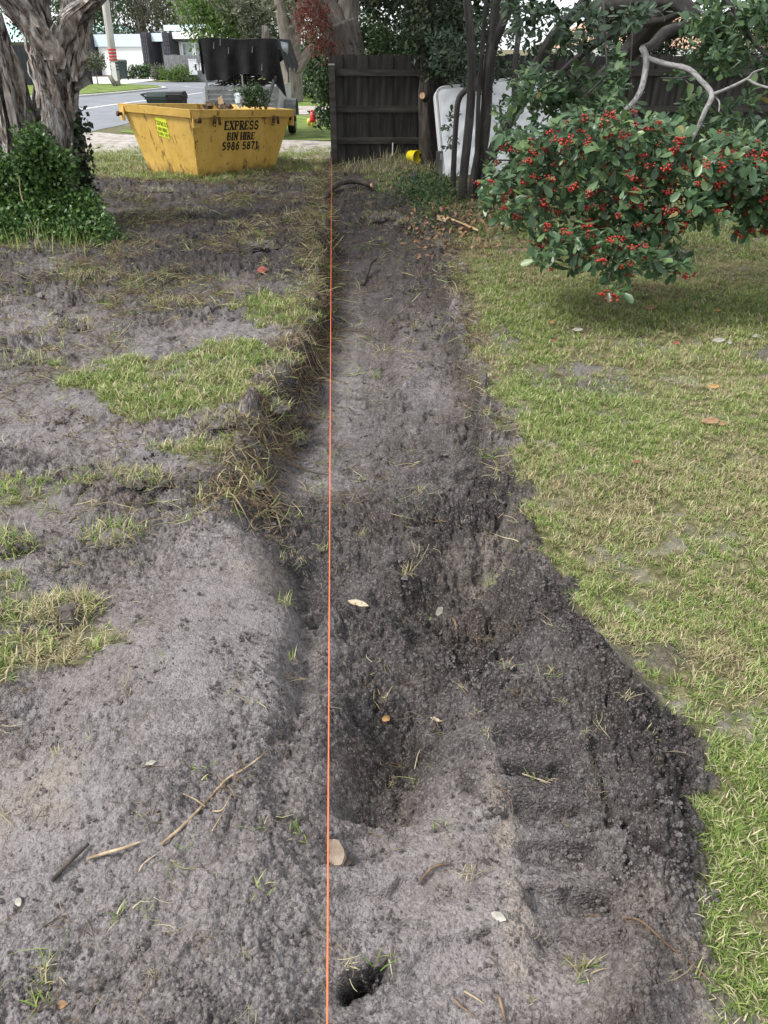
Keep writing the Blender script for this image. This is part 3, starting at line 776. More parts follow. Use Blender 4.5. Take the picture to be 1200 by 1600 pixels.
def blob_centers(blobs, n, shell=.55):
    """points in ellipsoids (centre, radii), more of them near the outside"""
    w = np.array([r[0] * r[1] * r[2] for _, r in blobs]) ** .8; w /= w.sum()
    k = rng.choice(len(blobs), n, p=w)
    d = rng.normal(0, 1, (n, 3)); d /= np.linalg.norm(d, axis=1)[:, None]
    r = rng.uniform(0, 1, n) ** (1 / 3) * (1 - shell) + shell * rng.uniform(.75, 1.05, n)
    r = r * (1 + .28 * vn(d[:, 0] * 2.3 + k * 3.3, d[:, 1] * 2.3 + d[:, 2] * 1.9, 401))
    return np.array([blobs[i][0] for i in k]) + d * r[:, None] * np.array([blobs[i][1] for i in k])
def crown(name, blobs, ncl, per, spread, size, m, parent, aspect=.5, droop=0., shell=.55, kind='stuff', up=.35):
    b = MB(); V, Q = leaf_cloud(blob_centers(blobs, ncl, shell), spread, per, size, aspect, droop, up); b.add(V, Q)
    return b.build(name, m, parent, kind=kind)
def bark_mat(name, stops, ridge=1.0, bump=.8, scale=22, long=2.5, bd=.02, flake=None):
    n = N(name); co = n.coord('tc', (1, 1, long / scale))
    f = n.noise(co, scale, 6, .65, .4); g = n.noise(n.coord('tc', (1, 1, .35)), 5, 4, .6)
    v = n.math('ADD', n.math('MULTIPLY', f, .7), n.math('MULTIPLY', g, .3))
    k = len(stops); col = n.ramp(v, [(.33 + .34 * i / (k - 1), c) for i, c in enumerate(stops)])
    if flake:
        q = n.noise(n.coord('tc', (1, 1, .22)), flake[1], 5, .6, .8)
        col = n.mix(n.remap(q, flake[2], flake[2] + .05), col, tuple(flake[0]))
    return n.finish(col, .9, n.bump(f, bump, bd), 0, .15)
GUMBARK = bark_mat('gum_bark', [(.07, .06, .05), (.17, .15, .13), (.30, .27, .24)])
PALEBARK = bark_mat('pale_gum_bark', [(.22, .20, .18), (.45, .42, .39), (.62, .60, .57)], bump=.3)
ROUGHBARK = bark_mat('rough_bark', [(.018, .015, .013), (.055, .047, .04), (.12, .105, .09)], scale=30, long=4, bump=1.0, bd=.03)
GUMLEAF = leaf_mat('gum_leaves', [(.05, .065, .035), (.09, .105, .06), (.14, .15, .10), (.17, .15, .10)], .5, .2, .3, .15)
BRIGHTLEAF = leaf_mat('bright_leaves', [(.05, .10, .02), (.10, .17, .035), (.17, .24, .06)], .5, .3, .3, .4)
DARKLEAF = leaf_mat('dark_leaves', [(.012, .022, .010), (.028, .045, .018), (.05, .075, .03)], .4, .12, .35, .9)
MIDLEAF = leaf_mat('mid_leaves', [(.022, .045, .015), (.045, .085, .028), (.08, .13, .05)], .45, .2, .35, 1.2)
REDLEAF = leaf_mat('reddish_leaves', [(.10, .03, .025), (.22, .075, .06), (.30, .13, .10)], .6, .2, .2, 2)
IVYLEAF = leaf_mat('ivy_leaves', [(.022, .055, .014), (.055, .115, .026), (.12, .20, .05)], .4, .2, .4, 3)
def tree(name, label, base, trunk, limbs, blobs, ncl, per, spread, size, leafm, barkm, group=None, seg=10, droop=0., aspect=.4, shell=.55):
    t = empty(name, base, label, 'tree', group)
    b = MB(); b.tube(*trunk, seg=seg, lump=.18, seed=len(bpy.data.objects), sub=4); tr = b.build('trunk', barkm, t, True)
    for l in limbs:
        b = MB(); b.tube(*l, seg=max(6, seg - 2), lump=.15, seed=len(bpy.data.objects), sub=4); b.build('limb', barkm, t, True)
    if blobs: crown('crown', blobs, ncl, per, spread, size, leafm, t, aspect, droop, shell)
    return t
# gums and street trees across the road
def A(px, py, Y): return at(px, py, Y)
tree('gum_tree', 'tall grey-green gum tree behind the garage roof of the white house', gnd(215, 107), ([A(222, 80, 78), A(220, 40, 78), A(212, -40, 78)], [.45, .4, .3]), [([A(220, 40, 78), A(240, 5, 78), A(255, -50, 77)], [.28, .2, .12])],
     [(A(205, 28, 78), (3.2, 2.5, 2.0)), (A(232, 15, 78), (2.2, 2.2, 2.6)), (A(190, 5, 78), (2.4, 2.2, 2.0)), (A(215, -30, 79), (4.5, 3, 3)), (A(200, 50, 78), (2.6, 2, 1.2)), (A(235, 45, 79), (1.8, 2, 1.6))], 330, 20, .42, .42, GUMLEAF, PALEBARK, 'gum trees over the far houses', droop=.6, aspect=.3)
tree('gum_tree', 'gum tree with pale forked trunk and open crown right of the chimneyless flat roof', gnd(290, 107), ([A(283, 75, 74), A(285, 30, 74), A(295, -30, 74)], [.42, .36, .25]), [([A(284, 45, 74), A(278, 15, 74), A(268, -40, 74)], [.3, .24, .15]), ([A(286, 45, 74), A(297, 34, 73), A(302, 10, 73)], [.16, .12, .08])],
     [(A(278, 10, 74), (2.0, 2, 1.6)), (A(305, 20, 75), (2.4, 2, 1.8)), (A(268, 25, 75), (1.3, 1.5, 1.0)), (A(295, -25, 74), (4.5, 3, 2.2)), (A(312, 45, 76), (2.2, 2, 1.6))], 220, 20, .4, .42, GUMLEAF, PALEBARK, 'gum trees over the far houses', droop=.6, aspect=.3)
tree('street_tree', 'dark green tree above the teal roof, glimpsed behind the papery trunk', gnd(120, 110), ([A(140, 90, 70), A(138, 20, 70)], [.3, .2]), [], [(A(142, 22, 70), (1.6, 2, 2.2)), (A(152, 40, 70), (1.2, 1.5, 1.2)), (A(110, 0, 71), (3.5, 2.5, 3.0)), (A(50, 10, 71), (3.5, 2.5, 3.0)), (A(130, -40, 70), (4, 3, 3))], 260, 20, .4, .4, MIDLEAF, GUMBARK)
tree('street_tree', 'bright green bushy tree standing behind the trailer', gnd(352, 128), ([A(350, 110, 40), A(350, 50, 40)], [.16, .12]), [], [(A(352, 32, 40), (1.75, 1.6, 1.1)), (A(332, 50, 40), (.9, 1, .8)), (A(385, 45, 41), (1.2, 1.2, 1.0)), (A(345, 5, 40), (1.3, 1.3, .9)), (A(400, 62, 41), (1, 1, .7))], 330, 26, .2, .2, BRIGHTLEAF, GUMBARK)
tree('street_tree', 'soft grey-green tree between the trailer and the old gum trunk', gnd(425, 134), ([A(415, 110, 37), A(415, 40, 37)], [.2, .15]), [], [(A(408, 30, 38), (1.4, 1.2, 1.2)), (A(425, 55, 39), (1.0, 1, 1.2)), (A(395, -10, 38), (2, 1.5, 1.0)), (A(430, 90, 39), (.8, .8, .8))], 190, 22, .22, .24, GUMLEAF, GUMBARK, droop=.3)
tree('old_gum', 'old fissured gum trunk with a pale forked limb on the grass beyond the skip', gnd(455, 158),
     ([A(455, 160, 30.6), A(456, 140, 30.6), A(455, 110, 30.6), A(452, 80, 30.6), A(458, 52, 30.6), A(470, 5, 30.6), A(480, -60, 30.6)], [.44, .36, .35, .37, .27, .24, .2]),
     [([A(450, 72, 30.4), A(443, 40, 30.4), A(436, 5, 30.4), A(430, -50, 30.4)], [.26, .2, .17, .12]), ([A(460, 110, 30.5), A(470, 98, 30.5), A(480, 84, 30.5), A(488, 70, 30.4)], [.2, .18, .15, .1])],
     [(A(450, -60, 30.6), (3, 3, 1.2)), (A(500, -20, 31), (1.8, 2, 1.3))], 120, 22, .3, .25, GUMLEAF, GUMBARK, seg=16)
crown_t = empty('hedge', gnd(490, 150), 'dark green hedge beyond the second gravel strip', 'hedge')
crown('foliage', [(A(500, 115, 33), (1.3, 1, 1.0)), (A(482, 135, 33), (.9, 1, .5)), (A(515, 80, 34), (1.2, 1.2, 1.0)), (A(488, 90, 34), (.7, 1, .7)), (A(540, 110, 34), (1.5, 1.2, 1.2))], 260, 24, .16, .16, MIDLEAF, crown_t)

# ------------------------------------------------------------------ houses across the road
def flat(name, rgb, rough=.7, var=.12, spec=.3, sc=2.0, bump=.1):
    return mat(name, [tuple(c * (1 - var) for c in rgb), tuple(min(.9, c * (1 + var)) for c in rgb)], sc, 5, 'Object', rough=rough, bump=bump, bdist=.004, spec=spec)
WHITEW = flat('white_render', (.80, .80, .79), .7, .04)
FASCIA = flat('pale_blue_fascia', (.50, .60, .66), .5, .05)
BRICKM = flat('charcoal_brick', (.045, .045, .055), .8, .3)
TEAL = flat('teal_roof_metal', (.40, .62, .60), .5, .05)
DARKM = flat('recess_shade', (.02, .02, .022), .6, .2)
GREYF = flat('grey_fence_timber', (.16, .16, .17), .85, .3, sc=6)
DARKF = flat('charcoal_sheet_metal', (.04, .042, .05), .5, .15)
GLASS = flat('window_glass', (.20, .24, .26), .08, .1, .6)
WFRAME = flat('white_frame_paint', (.75, .76, .76), .5, .04)
hd = np.array([-.86, .51, 0.]); hn = np.array([.51, .86, 0.])       # along the front, and into the house
h0 = at(243, 117, 58); h0[2] = 0
def HX(s, d, z): return h0 + hd * s + hn * d + np.array([0, 0, z])
def hbox(b, s0, s1, d0, d1, z0, z1):
    return b.hexa([HX(s1, d0, z0), HX(s0, d0, z0), HX(s0, d1, z0), HX(s1, d1, z0), HX(s1, d0, z1), HX(s0, d0, z1), HX(s0, d1, z1), HX(s1, d1, z1)])
hs = empty('house', h0, 'white flat-roofed house with charcoal brick pillars across the road', 'house')
def hpart(nm, m, *bx, parent=None):
    b = MB()
    for q in bx: hbox(b, *q)
    return b.build(nm, m, parent or hs)
hpart('wall', WHITEW, (-4.2, 5.6, .5, 9, 0, 2.35))
hpart('garage_door', WHITEW, (.55, 5.35, .32, .46, .02, 1.72))
hpart('fascia', FASCIA, (.5, 5.4, .12, .46, 1.72, 2.42))
for k in range(4):
    b = MB(); hbox(b, .6, 5.3, .298, .318, .05 + k * .42, .05 + k * .42 + .412); b.build('door_panel', WHITEW, hs)
for s0, s1, d0, d1, z1 in ((5.45, 6.6, -.3, 1.2, 2.5), (-.15, .45, -.45, 3, 2.5), (-1.9, -1.3, -.3, 2.5, 2.45)):
    p = hpart('brick_pillar', BRICKM, (s0, s1, d0, d1, 0, z1))
    b = MB()
    for r in range(int(z1 / .22)):                                        # raised courses of brick
        for c in range(3):
            w = (s1 - s0) / 3; sh = (r % 2) * w * .35
            a0 = max(s0 + .01, s0 + c * w + .02 - sh); a1 = min(s1 - .01, s0 + (c + 1) * w - .02 - sh)
            hbox(b, a0, a1, d0 - .03, d0 - .003, r * .22 + .02, r * .22 + .2)
    b.build('bricks', BRICKM, p, kind='stuff')
hpart('entry_shade_sheet', DARKM, (-1.3, -.15, .44, .49, 0, 2.0))  # near-black back sheet; the shade of the entry is put into its colour
hpart('entry_door', DARKF, (-1.1, -.75, .36, .43, .05, 1.95)); hpart('entry_fascia', FASCIA, (-1.28, -.17, -.1, .3, 2.0, 2.45))
hpart('side_light', GLASS, (-.62, -.5, .38, .43, .1, 1.9))
hpart('upper_parapet', WHITEW, (-7.5, -.2, 2.6, 9, 2.35, 2.85)); hpart('parapet_cap', FASCIA, (-7.6, 1.2, 2.5, 2.58, 2.62, 2.95))
hpart('eave', DARKF, (-6.5, -1.95, .1, .48, 1.98, 2.12)); hpart('wall', WHITEW, (-6.5, -4.22, .5, 6, 0, 2.35)); hpart('roof_edge', WHITEW, (-6.5, -1.95, -.05, .45, 2.13, 2.5))
for s in (-3.15, -4.2, -5.2):
    w = hpart('window', WFRAME, (s - .05, s + .95, .40, .47, 1.05, 1.95))
    hpart('pane', GLASS, (s + .08, s + .82, .375, .395, 1.15, 1.86), parent=w)
b = MB(); fh = empty('timber_fence', at(290, 128, 49.5), 'weathered grey timber fence with white letterboxes across the road', 'fence')
f0 = np.array([-12.4, 50.3, 0]); f1 = np.array([-8.6, 48.6, 0])
for k in range(26):
    a = f0 + (f1 - f0) * k / 26; c = f0 + (f1 - f0) * (k + .93) / 26
    b.bar(a + (0, 0, .66), c + (0, 0, .66), .03, 1.28 + .03 * math.sin(k * 5.1))
b.build('palings', GREYF, fh, kind='stuff')
b = MB(); b.bar(f0 + (0, .05, 1.0), f1 + (0, .05, 1.0), .05, .09); b.build('rail', GREYF, fh)
for px, py, w, h_ in ((302, 105, .42, .72), (309, 105, .25, .3), (315, 105, .25, .3)):
    q = at(px, py, 48.9); b = MB(); b.box((q[0] - w / 2, q[1] - .12, q[2] - h_ / 2), (q[0] + w / 2, q[1] + .05, q[2] + h_ / 2)); b.box((q[0] - w / 2 - .02, q[1] - .15, q[2] + h_ / 2), (q[0] + w / 2 + .02, q[1] + .07, q[2] + h_ / 2 + .03))
    b.build('letterbox', WFRAME, fh)
for i, (px, py, Y, rx, lab) in enumerate([(222, 121, 54, 1.0, 'low clipped dark hedge in front of the white garage door'), (250, 120, 52, .4, 'small tufted plant beside the house entry'), (264, 120, 51.5, .5, 'pale grassy plant between the entry and the grey fence'), (281, 120, 49.0, .75, 'rounded green shrub against the weathered grey fence')]):
    q = at(px, py, Y); q[2] = 0.0
    t = empty('shrub', q, lab, 'shrub', 'plants along the house front')
    crown('foliage', [(q + (0, 0, .35), (rx, .4, .36))], 60 if i else 90, 22, .1, .14, [MIDLEAF, GUMLEAF, BRIGHTLEAF, BRIGHTLEAF][i], t)
t = empty('teal_roof_house', at(100, 75, 80), 'neighbouring house with a pale teal metal roof', 'house')
q = at(135, 75, 80); b = MB(); b.box((q[0] - 14, 80, 0), (q[0] + 3, 90, 2.3)); b.build('wall', flat('cream_wall', (.35, .30, .26)), t)
b = MB(); b.add([(q[0] - 15, 79.2, 2.1), (q[0] + 3.6, 79.2, 2.1), (q[0] + 2, 85, 3.6), (q[0] - 13, 85, 3.6), (q[0] - 15, 91, 2.1), (q[0] + 3.6, 91, 2.1)], [(0, 1, 2, 3), (3, 2, 5, 4)], [(0, 3, 4), (1, 5, 2)]); b.build('roof', TEAL, t)
t = empty('metal_fence', (-14.4, 43.4, .1), 'charcoal sheet metal fence behind the papery trunk', 'fence')
for k in range(5):
    a = np.array([-14.35 - 2.0 * k, 43.4 - .75 * k, .9]); c = a + np.array([-1.94, -.73, 0]); b = MB(); b.bar(a, c, .04, 1.7)
    for j in range(10): q = a + (c - a) * (j + .5) / 10; b.bar(q + (0, -.03, -.8), q + (0, -.03, .8), .06, .03, (0, 1, 0))
    b.build('fence_panel', DARKF, t)
# pole, stump, young tree, far bin
WOODP = mat('weathered_pole', [(.28, .26, .24), (.42, .40, .38), (.52, .50, .47)], 3, 6, 'Object', (6, 6, .4), rough=.85, bump=.4)
q = np.array([-12.75, 41.9, .10]); t = empty('power_pole', q, 'leaning timber power pole with a red and white striped band', 'pole')
lean = np.array([.02, .0, 1.0])
b = MB(); b.tube([q - (0, 0, .2), q + lean * 9], [.185, .14], 14, sub=4); b.build('shaft', WOODP, t, True)
REDP = flat('red_paint', (.50, .04, .04), .5); WP = flat('white_paint', (.75, .75, .74), .5)
for k in range(7):
    z = .62 + k * .135; b = MB()
    b.tube([q + lean * z, q + lean * (z + .075)], [.187, .187], 14); b.build('red_band' if k > 2 else 'dark_band', REDP if k > 2 else DARKF, t, True)
b = MB(); b.box((q[0] - .07, q[1] - .215, .3), (q[0] + .14, q[1] - .19, 1.05)); b.build('sign_plate', WP, t)
t = empty('timber_stay', q + (.45, -.9, 0), 'short dark leaning stub post at the foot of the power pole', 'post'); b = MB(); b.tube([q + (.25, -.9, -.05), q + (.12, -.9, .2), q + (.0, -.9, .42)], [.11, .11, .1], 8); b.build('post', GUMBARK, t, True)
q = np.array([-14.0, 43.0, .10]); t = empty('young_tree', q, 'small round-headed young tree staked on the far verge', 'tree')
b = MB(); b.tube([q, q + (0, 0, .8)], [.03, .025], 6); b.build('trunk', GUMBARK, t)
crown('crown', [(q + (0, 0, 1.0), (.42, .4, .36))], 40, 22, .1, .12, GUMLEAF, t)
BINM_ = flat('dark_green_plastic', (.022, .04, .036), .45, .1, .4); BLK = flat('black_plastic', (.014, .014, .015), .5, .15, .4)
def wheelie(loc, rz, w, d, h_, label, group=None):
    t = empty('wheelie_bin', loc, label, 'bin', group, rz); BINM = BLK if 'black' in label else BINM_
    b = MB(); b.hexa([(-w * .38, -d * .38, .06), (w * .38, -d * .38, .06), (w * .38, d * .36, .06), (-w * .38, d * .36, .06), (-w / 2, -d / 2, h_ * .9), (w / 2, -d / 2, h_ * .9), (w / 2, d / 2, h_ * .9), (-w / 2, d / 2, h_ * .9)]); b.box((-w * .54, -d * .54, h_ * .86), (w * .54, d * .54, h_ * .905)); b.build('body', BINM, t, local=True)
    b = MB(); b.hexa([(-w * .55, -d * .6, h_ * .91), (w * .55, -d * .6, h_ * .91), (w * .55, d * .5, h_ * .91), (-w * .55, d * .5, h_ * .91), (-w * .45, -d * .5, h_), (w * .45, -d * .5, h_), (w * .45, d * .45, h_ * .99), (-w * .45, d * .45, h_ * .99)]); b.build('lid', BINM, t, local=True)
    b = MB(); b.tube([(-w * .45, d * .5, h_ * .9), (-w * .45, d * .68, h_ * .95), (w * .45, d * .68, h_ * .95), (w * .45, d * .5, h_ * .9)], .016, 6); b.build('handle', BLK, t, local=True)
    for s in (-1, 1):
        b = MB(); b.lathe([(0, -.025), (.09, -.025), (.1, 0), (.09, .025), (0, .025)], (s * w * .42, d * .42, .1), 14, 0); b.build('wheel', BLK, t, True, local=True)
    return t
q = gnd(193, 126.5); q = q * (52 / q[1]); q[2] = 0.02
wheelie(q, 0, .55, .6, 1.05, 'dark wheelie bin standing on the concrete drive of the white garage')
wheelie((-4.16, 16.2, 0.02), math.pi / 2, .36, .44, .905, 'dark green wheelie bin side-on behind the yellow skip', 'wheelie bins behind the skip')
wheelie((-3.83, 16.1, 0.02), math.pi, .30, .36, .91, 'black-handled wheelie bin seen from its back behind the yellow skip', 'wheelie bins behind the skip')
# ------------------------------------------------------------------ lettering made of strokes (flat print)
def arc(cx, cy, rx, ry, a0, a1, n=8):
    return [(cx + rx * math.cos(math.radians(a0 + (a1 - a0) * i / n)), cy + ry * math.sin(math.radians(a0 + (a1 - a0) * i / n))) for i in range(n + 1)]
SER = lambda x, y: ([(x - .15, y), (x + .15, y)], .5)
GLY = {   # (points, stroke weight) with serifs where the letters have them
    'E': [([(.15, .05), (.15, .95)], 1), ([(.05, .95), (.62, .95)], .5), ([(.05, .05), (.64, .05)], .5), ([(.15, .5), (.5, .5)], .5), ([(.6, .95), (.6, .75)], .5), ([(.62, .05), (.62, .27)], .5)],
    'X': [([(.12, .95), (.62, .05)], 1), ([(.60, .95), (.12, .05)], .5), SER(.14, .97), SER(.6, .97), SER(.13, .03), SER(.62, .03)],
    'P': [([(.17, .05), (.17, .95)], 1), ([(.17, .95), (.4, .95)] + arc(.4, .72, .22, .23, 90, -90) + [(.17, .49)], .65), SER(.18, .03), SER(.14, .97)],
    'R': [([(.17, .05), (.17, .95)], 1), ([(.17, .95), (.38, .95)] + arc(.38, .73, .2, .22, 90, -90) + [(.17, .51)], .65), ([(.38, .5), (.62, .05)], .9), SER(.18, .03), SER(.62, .03), SER(.14, .97)],
    'S': [(arc(.34, .72, .22, .22, 40, 270, 10) + arc(.36, .27, .24, .23, 90, -140, 10), .75), ([(.55, .97), (.55, .72)], .4), ([(.12, .03), (.12, .3)], .4)],
    'B': [([(.17, .05), (.17, .95)], 1), ([(.1, .95), (.38, .95)] + arc(.38, .74, .19, .21, 90, -90) + [(.17, .53)], .65), ([(.17, .53), (.4, .53)] + arc(.4, .29, .22, .24, 90, -90) + [(.1, .05)], .65)],
    'I': [([(.2, .05), (.2, .95)], 1), SER(.2, .03), SER(.2, .97)],
    'N': [([(.14, .05), (.14, .95)], .6), ([(.14, .95), (.62, .05)], .95), ([(.62, .05), (.62, .95)], .6), SER(.14, .03), SER(.12, .97), SER(.62, .97)],
    'H': [([(.15, .05), (.15, .95)], 1), ([(.62, .05), (.62, .95)], 1), ([(.15, .5), (.62, .5)], .5), SER(.15, .03), SER(.15, .97), SER(.62, .03), SER(.62, .97)],
    '5': [([(.58, .93), (.2, .93), (.17, .55)] + arc(.34, .3, .24, .27, 110, -140, 10), .75)],
    '9': [(arc(.36, .66, .2, .27, 0, 360, 14), .75), ([(.56, .66), (.52, .3), (.36, .06), (.2, .04)], .75)],
    '8': [(arc(.36, .73, .18, .21, 0, 360, 12), .75), (arc(.36, .28, .23, .24, 0, 360, 12), .75)],
    '6': [(arc(.36, .32, .22, .27, 0, 360, 14), .75), ([(.14, .32), (.2, .68), (.36, .92), (.54, .95)], .75)],
    '7': [([(.1, .93), (.6, .93)], .8), ([(.6, .93), (.36, .45), (.3, .04)], .85), ([(.12, .95), (.12, .72)], .4)],
    '1': [([(.3, .05), (.3, .95), (.14, .8)], .9), SER(.3, .03)],
}
ADV = {'I': .42, '1': .55, ' ': .4}
def lettering(text, origin, right, up, size, weight=.2, center=True, lift=None):
    """flat strokes of one line of text on a plane"""
    b = MB(); right = np.array(right, float); up = np.array(up, float); nrm = np.cross(right, up)
    w = sum(ADV.get(c, .76) for c in text) * size
    x = -w / 2 if center else 0.0; k = 0
    for ch in text:
        for pts, wt in GLY.get(ch, []):
            pts = np.array(pts) * size; hw = weight * wt * size / 2
            for a, c in zip(pts[:-1], pts[1:]):
                d = (c - a) / (np.linalg.norm(c - a) + 1e-9); s = np.array([-d[1], d[0]]) * hw; e = d * hw * .35; k += 1
                P = [a - s - e, c - s + e, c + s + e, a + s - e]
                b.add([origin + right * (x + p[0]) + up * p[1] + nrm * (k % 40) * 2e-5 for p in P], [(0, 1, 2, 3)])
        x += ADV.get(ch, .76) * size
    return b
# ------------------------------------------------------------------ the yellow skip
n = N('yellow_skip_paint'); co = n.coord('Object')
yf = n.noise(co, 3, 5); yel = n.ramp(yf, [(.3, (.55, .345, .075)), (.7, (.67, .44, .115))])
yel = n.mix(n.remap(n.noise(n.coord('Object', (3, 3, .6)), 4, 6, .7), .54, .74, 0, .55), yel, (.33, .18, .03))
yel = n.mix(n.remap(n.noise(co, 11, 8, .75), .62, .645), yel, (.075, .035, .02))
yel = n.mix(n.remap(n.noise(n.coord('Object', (1, 1, .25)), 9, 5, .7), .585, .65, 0, .85), yel, (.10, .05, .025))
sz = n.new('ShaderNodeSeparateXYZ'); n.l.new(co, sz.inputs[0])
yel = n.mix(n.math('MULTIPLY', n.remap(sz.outputs['Z'], .16, .0), n.remap(n.noise(co, 8, 5), .35, .6)), yel, (.10, .065, .04))
YEL = n.finish(yel, n.remap(yf, .3, .7, .38, .6), n.bump(n.noise(co, 2.6, 3), .45, .06, n.bump(n.noise(co, 20, 5), .25, .006)), 0, .4)
RUST = mat('rusty_steel', [(.03, .02, .016), (.09, .05, .03), (.16, .09, .05)], 12, 6, rough=.8, bump=.5, metal=.2)
BLACKP = mat('black_print', [(.012, .012, .012), (.016, .016, .015)], 9, 6, rough=.6, bump=0, dirt=((.30, .19, .04), 16, .60, .66))
STICK = flat('lime_sticker', (.72, .80, .06), .5, .06, bump=0)
SC = np.array([-2.675, 11.966, 0.0]); th = math.radians(48.5)
e1 = np.array([math.cos(th), math.sin(th), -.043]); e1 /= np.linalg.norm(e1); e2 = np.array([-math.sin(th), math.cos(th), .008]); e2 -= e1 * np.dot(e1, e2); e2 /= np.linalg.norm(e2); e3 = np.cross(e1, e2)
a_, b_, u_, v_, hgt = 1.418, 1.224, .218, .23, .891
def SK(x, y, z): return SC + e1 * x + e2 * y + e3 * z
def wallq(x0, x1, y0, y1):
    return x0, x1, y0, y1
skip = empty('skip_bin', SC, 'yellow rubbish skip with black hire lettering on the torn-up verge', 'skip')
def skring(z, g):
    k = z / hgt; return [SK(-u_ * k + g, -v_ * k + g, z), SK(a_ + u_ * k - g, -v_ * k + g, z), SK(a_ + u_ * k - g, b_ + v_ * k - g, z), SK(-u_ * k + g, b_ + v_ * k - g, z)]
ob, ot, it_, ib = skring(-.03, 0), skring(hgt - .10, 0), skring(hgt - .10, .012), skring(.02, .012)
for k in range(4):
    j = (k + 1) % 4; b = MB()
    b.add([ob[k], ob[j], ot[j], ot[k], it_[k], it_[j], ib[j], ib[k]], [(0, 1, 2, 3), (3, 2, 5, 4), (4, 5, 6, 7)]); b.build('side_panel', YEL, skip)
b = MB(); b.add(skring(.012, .01), [(0, 1, 2, 3)]); b.build('base_plate', RUST, skip)
R0, R1 = skring(hgt - .10, -.035), skring(hgt, -.035); I0, I1 = skring(hgt - .10, .015), skring(hgt, .02)
for k in range(4):
    j = (k + 1) % 4; b = MB()
    b.add([R0[k], R0[j], R1[j], R1[k], I0[k], I0[j], I1[j], I1[k]], [(0, 1, 2, 3), (3, 2, 6, 7), (7, 6, 5, 4), (4, 5, 1, 0)]); b.build('rim', YEL, skip)
for x, y, dx, dy in ((-u_ - .03, b_ + v_ - .06, -1, 0), (a_ + u_ + .03, -v_ + .06, 1, 0), (a_ + u_ + .03, b_ + v_ - .2, 1, 0), (-u_ + .06, -v_ - .03, 0, -1)):
    c = SK(x, y, hgt - .13); d = e1 * dx + e2 * dy; b = MB()
    b.tube([c - d * .04, c + d * .06], .022, 10); b.tube([c + d * .06, c + d * .085], .036, 12); b.build('lifting_pin', RUST, skip, True)
    b = MB(); b.bar(SK(x, y, hgt - .03), SK(x, y, hgt - .22), .11, .02, d); b.build('pin_plate', YEL, skip)
for x in (.22, a_ - .12):
    b = MB()
    for k in range(3):
        c = SK(-u_ + .16 + x, -v_ - .04 + .012 * k, hgt - .11 - .035 * k); b.tube([c + e1 * .025 * math.cos(t) + e3 * .03 * math.sin(t) + (0, -.01, 0) for t in np.linspace(0, 5.8, 8)], .008, 5)
    b.bar(SK(-u_ + .22 + x, -v_ - .05, hgt - .09), SK(-u_ + .23 + x, -v_ - .05, hgt - .19), .035, .02, e2); b.build('hook', RUST if x > .1 else YEL, skip, True)
f_up = (ot[0] - ob[0] + ot[1] - ob[1]); f_up /= np.linalg.norm(f_up); f_up = f_up - e1 * np.dot(f_up, e1); f_up /= np.linalg.norm(f_up)
f_n = np.cross(e1, f_up)
def on_plane(px, py, p0, nn):
    r = ray(px, py); o = np.array([0, 0, EYE]); return o + r * (np.dot(p0 - o, nn) / np.dot(r, nn))
for text, px, py, s in (('EXPRESS', 377.5, 202.5, .120), ('BIN HIRE', 376.5, 218.5, .104), ('5986 5871', 375, 233.5, .108)):
    o = on_plane(px, py, ob[0] + f_n * .003, f_n); lettering(text, o, e1, f_up, s * 1.0, .27).build('lettering', BLACKP, skip, kind='stuff')
g_r = -e2; g_up = (ot[0] - ob[0] + ot[3] - ob[3]); g_up -= g_r * np.dot(g_up, g_r); g_up /= np.linalg.norm(g_up); g_n = np.cross(g_r, g_up)
o = on_plane(254, 200, ob[0] + g_n * .003, g_n)
rr = g_r * math.cos(.1) - g_up * math.sin(.1); uu = g_up * math.cos(.1) + g_r * math.sin(.1); b = MB()
b.add([o + rr * x + uu * y + g_n * z for z in (-.002, .002) for x, y in ((-.13, -.125), (.13, -.125), (.13, .13), (-.13, .13))], [(4, 5, 6, 7), (0, 1, 5, 4), (1, 2, 6, 5), (2, 3, 7, 6), (3, 0, 4, 7)]); st = b.build('sticker', STICK, skip)
for text, dy, s in (('EXPRESS', .03, .056), ('BIN HIRE', -.045, .046), ('5986 5871', -.108, .044)):
    q = lettering(text, o + uu * dy + g_n * .004, rr, uu, s, .17); q.build('lettering', BLACKP, st, kind='stuff')
# what lies in the skip
fill = MB(); xs = np.linspace(.0, 1, 22)
P = np.array([SK(-u_ * .66 + (a_ + 1.32 * u_) * i, -v_ * .66 + (b_ + 1.32 * v_) * j, hgt - .23 + .07 * float(vn(np.array(i * 6), np.array(j * 6), 501)) + .06 * float(vn(np.array(i * 15), np.array(j * 15), 502)) + .05 * (1 - (2 * i - 1) ** 2)) for j in xs for i in xs])
ii = np.arange(21)[:, None] * 22 + np.arange(21)[None]; fill.add(P, np.stack([ii, ii + 1, ii + 23, ii + 22], -1).reshape(-1, 4))
SOD = mat('turned_sod', [(.03, .02, .014), (.09, .06, .04), (.20, .14, .09)], 9, 7, rough=.95, bump=1, bdist=.03, bscale=40)
o = fill.build('rubble_heap', SOD, None); tag(o, 'heap of brown soil and turf filling the yellow skip', 'rubble', kind='thing')
for i, (px, py, Y, r, lab) in enumerate([(325, 166, 12.7, .07, 'brown clod of turf at the near corner of the skip'), (343, 166, 12.8, .075, 'reddish lump of soil midway along the skip rim'), (355, 167, 12.75, .07, 'dark crumbly clod beside the clear plastic in the skip')]):
    b = MB(); c = at(px, py, Y); b.ball((0, 0, 0), (r, r * .8, r * .62), 14, 9, lump=.6, seed=i + 3); o = b.build('clod', SOD, base=c, local=True); tag(o, lab, 'clod', 'clods in the skip')
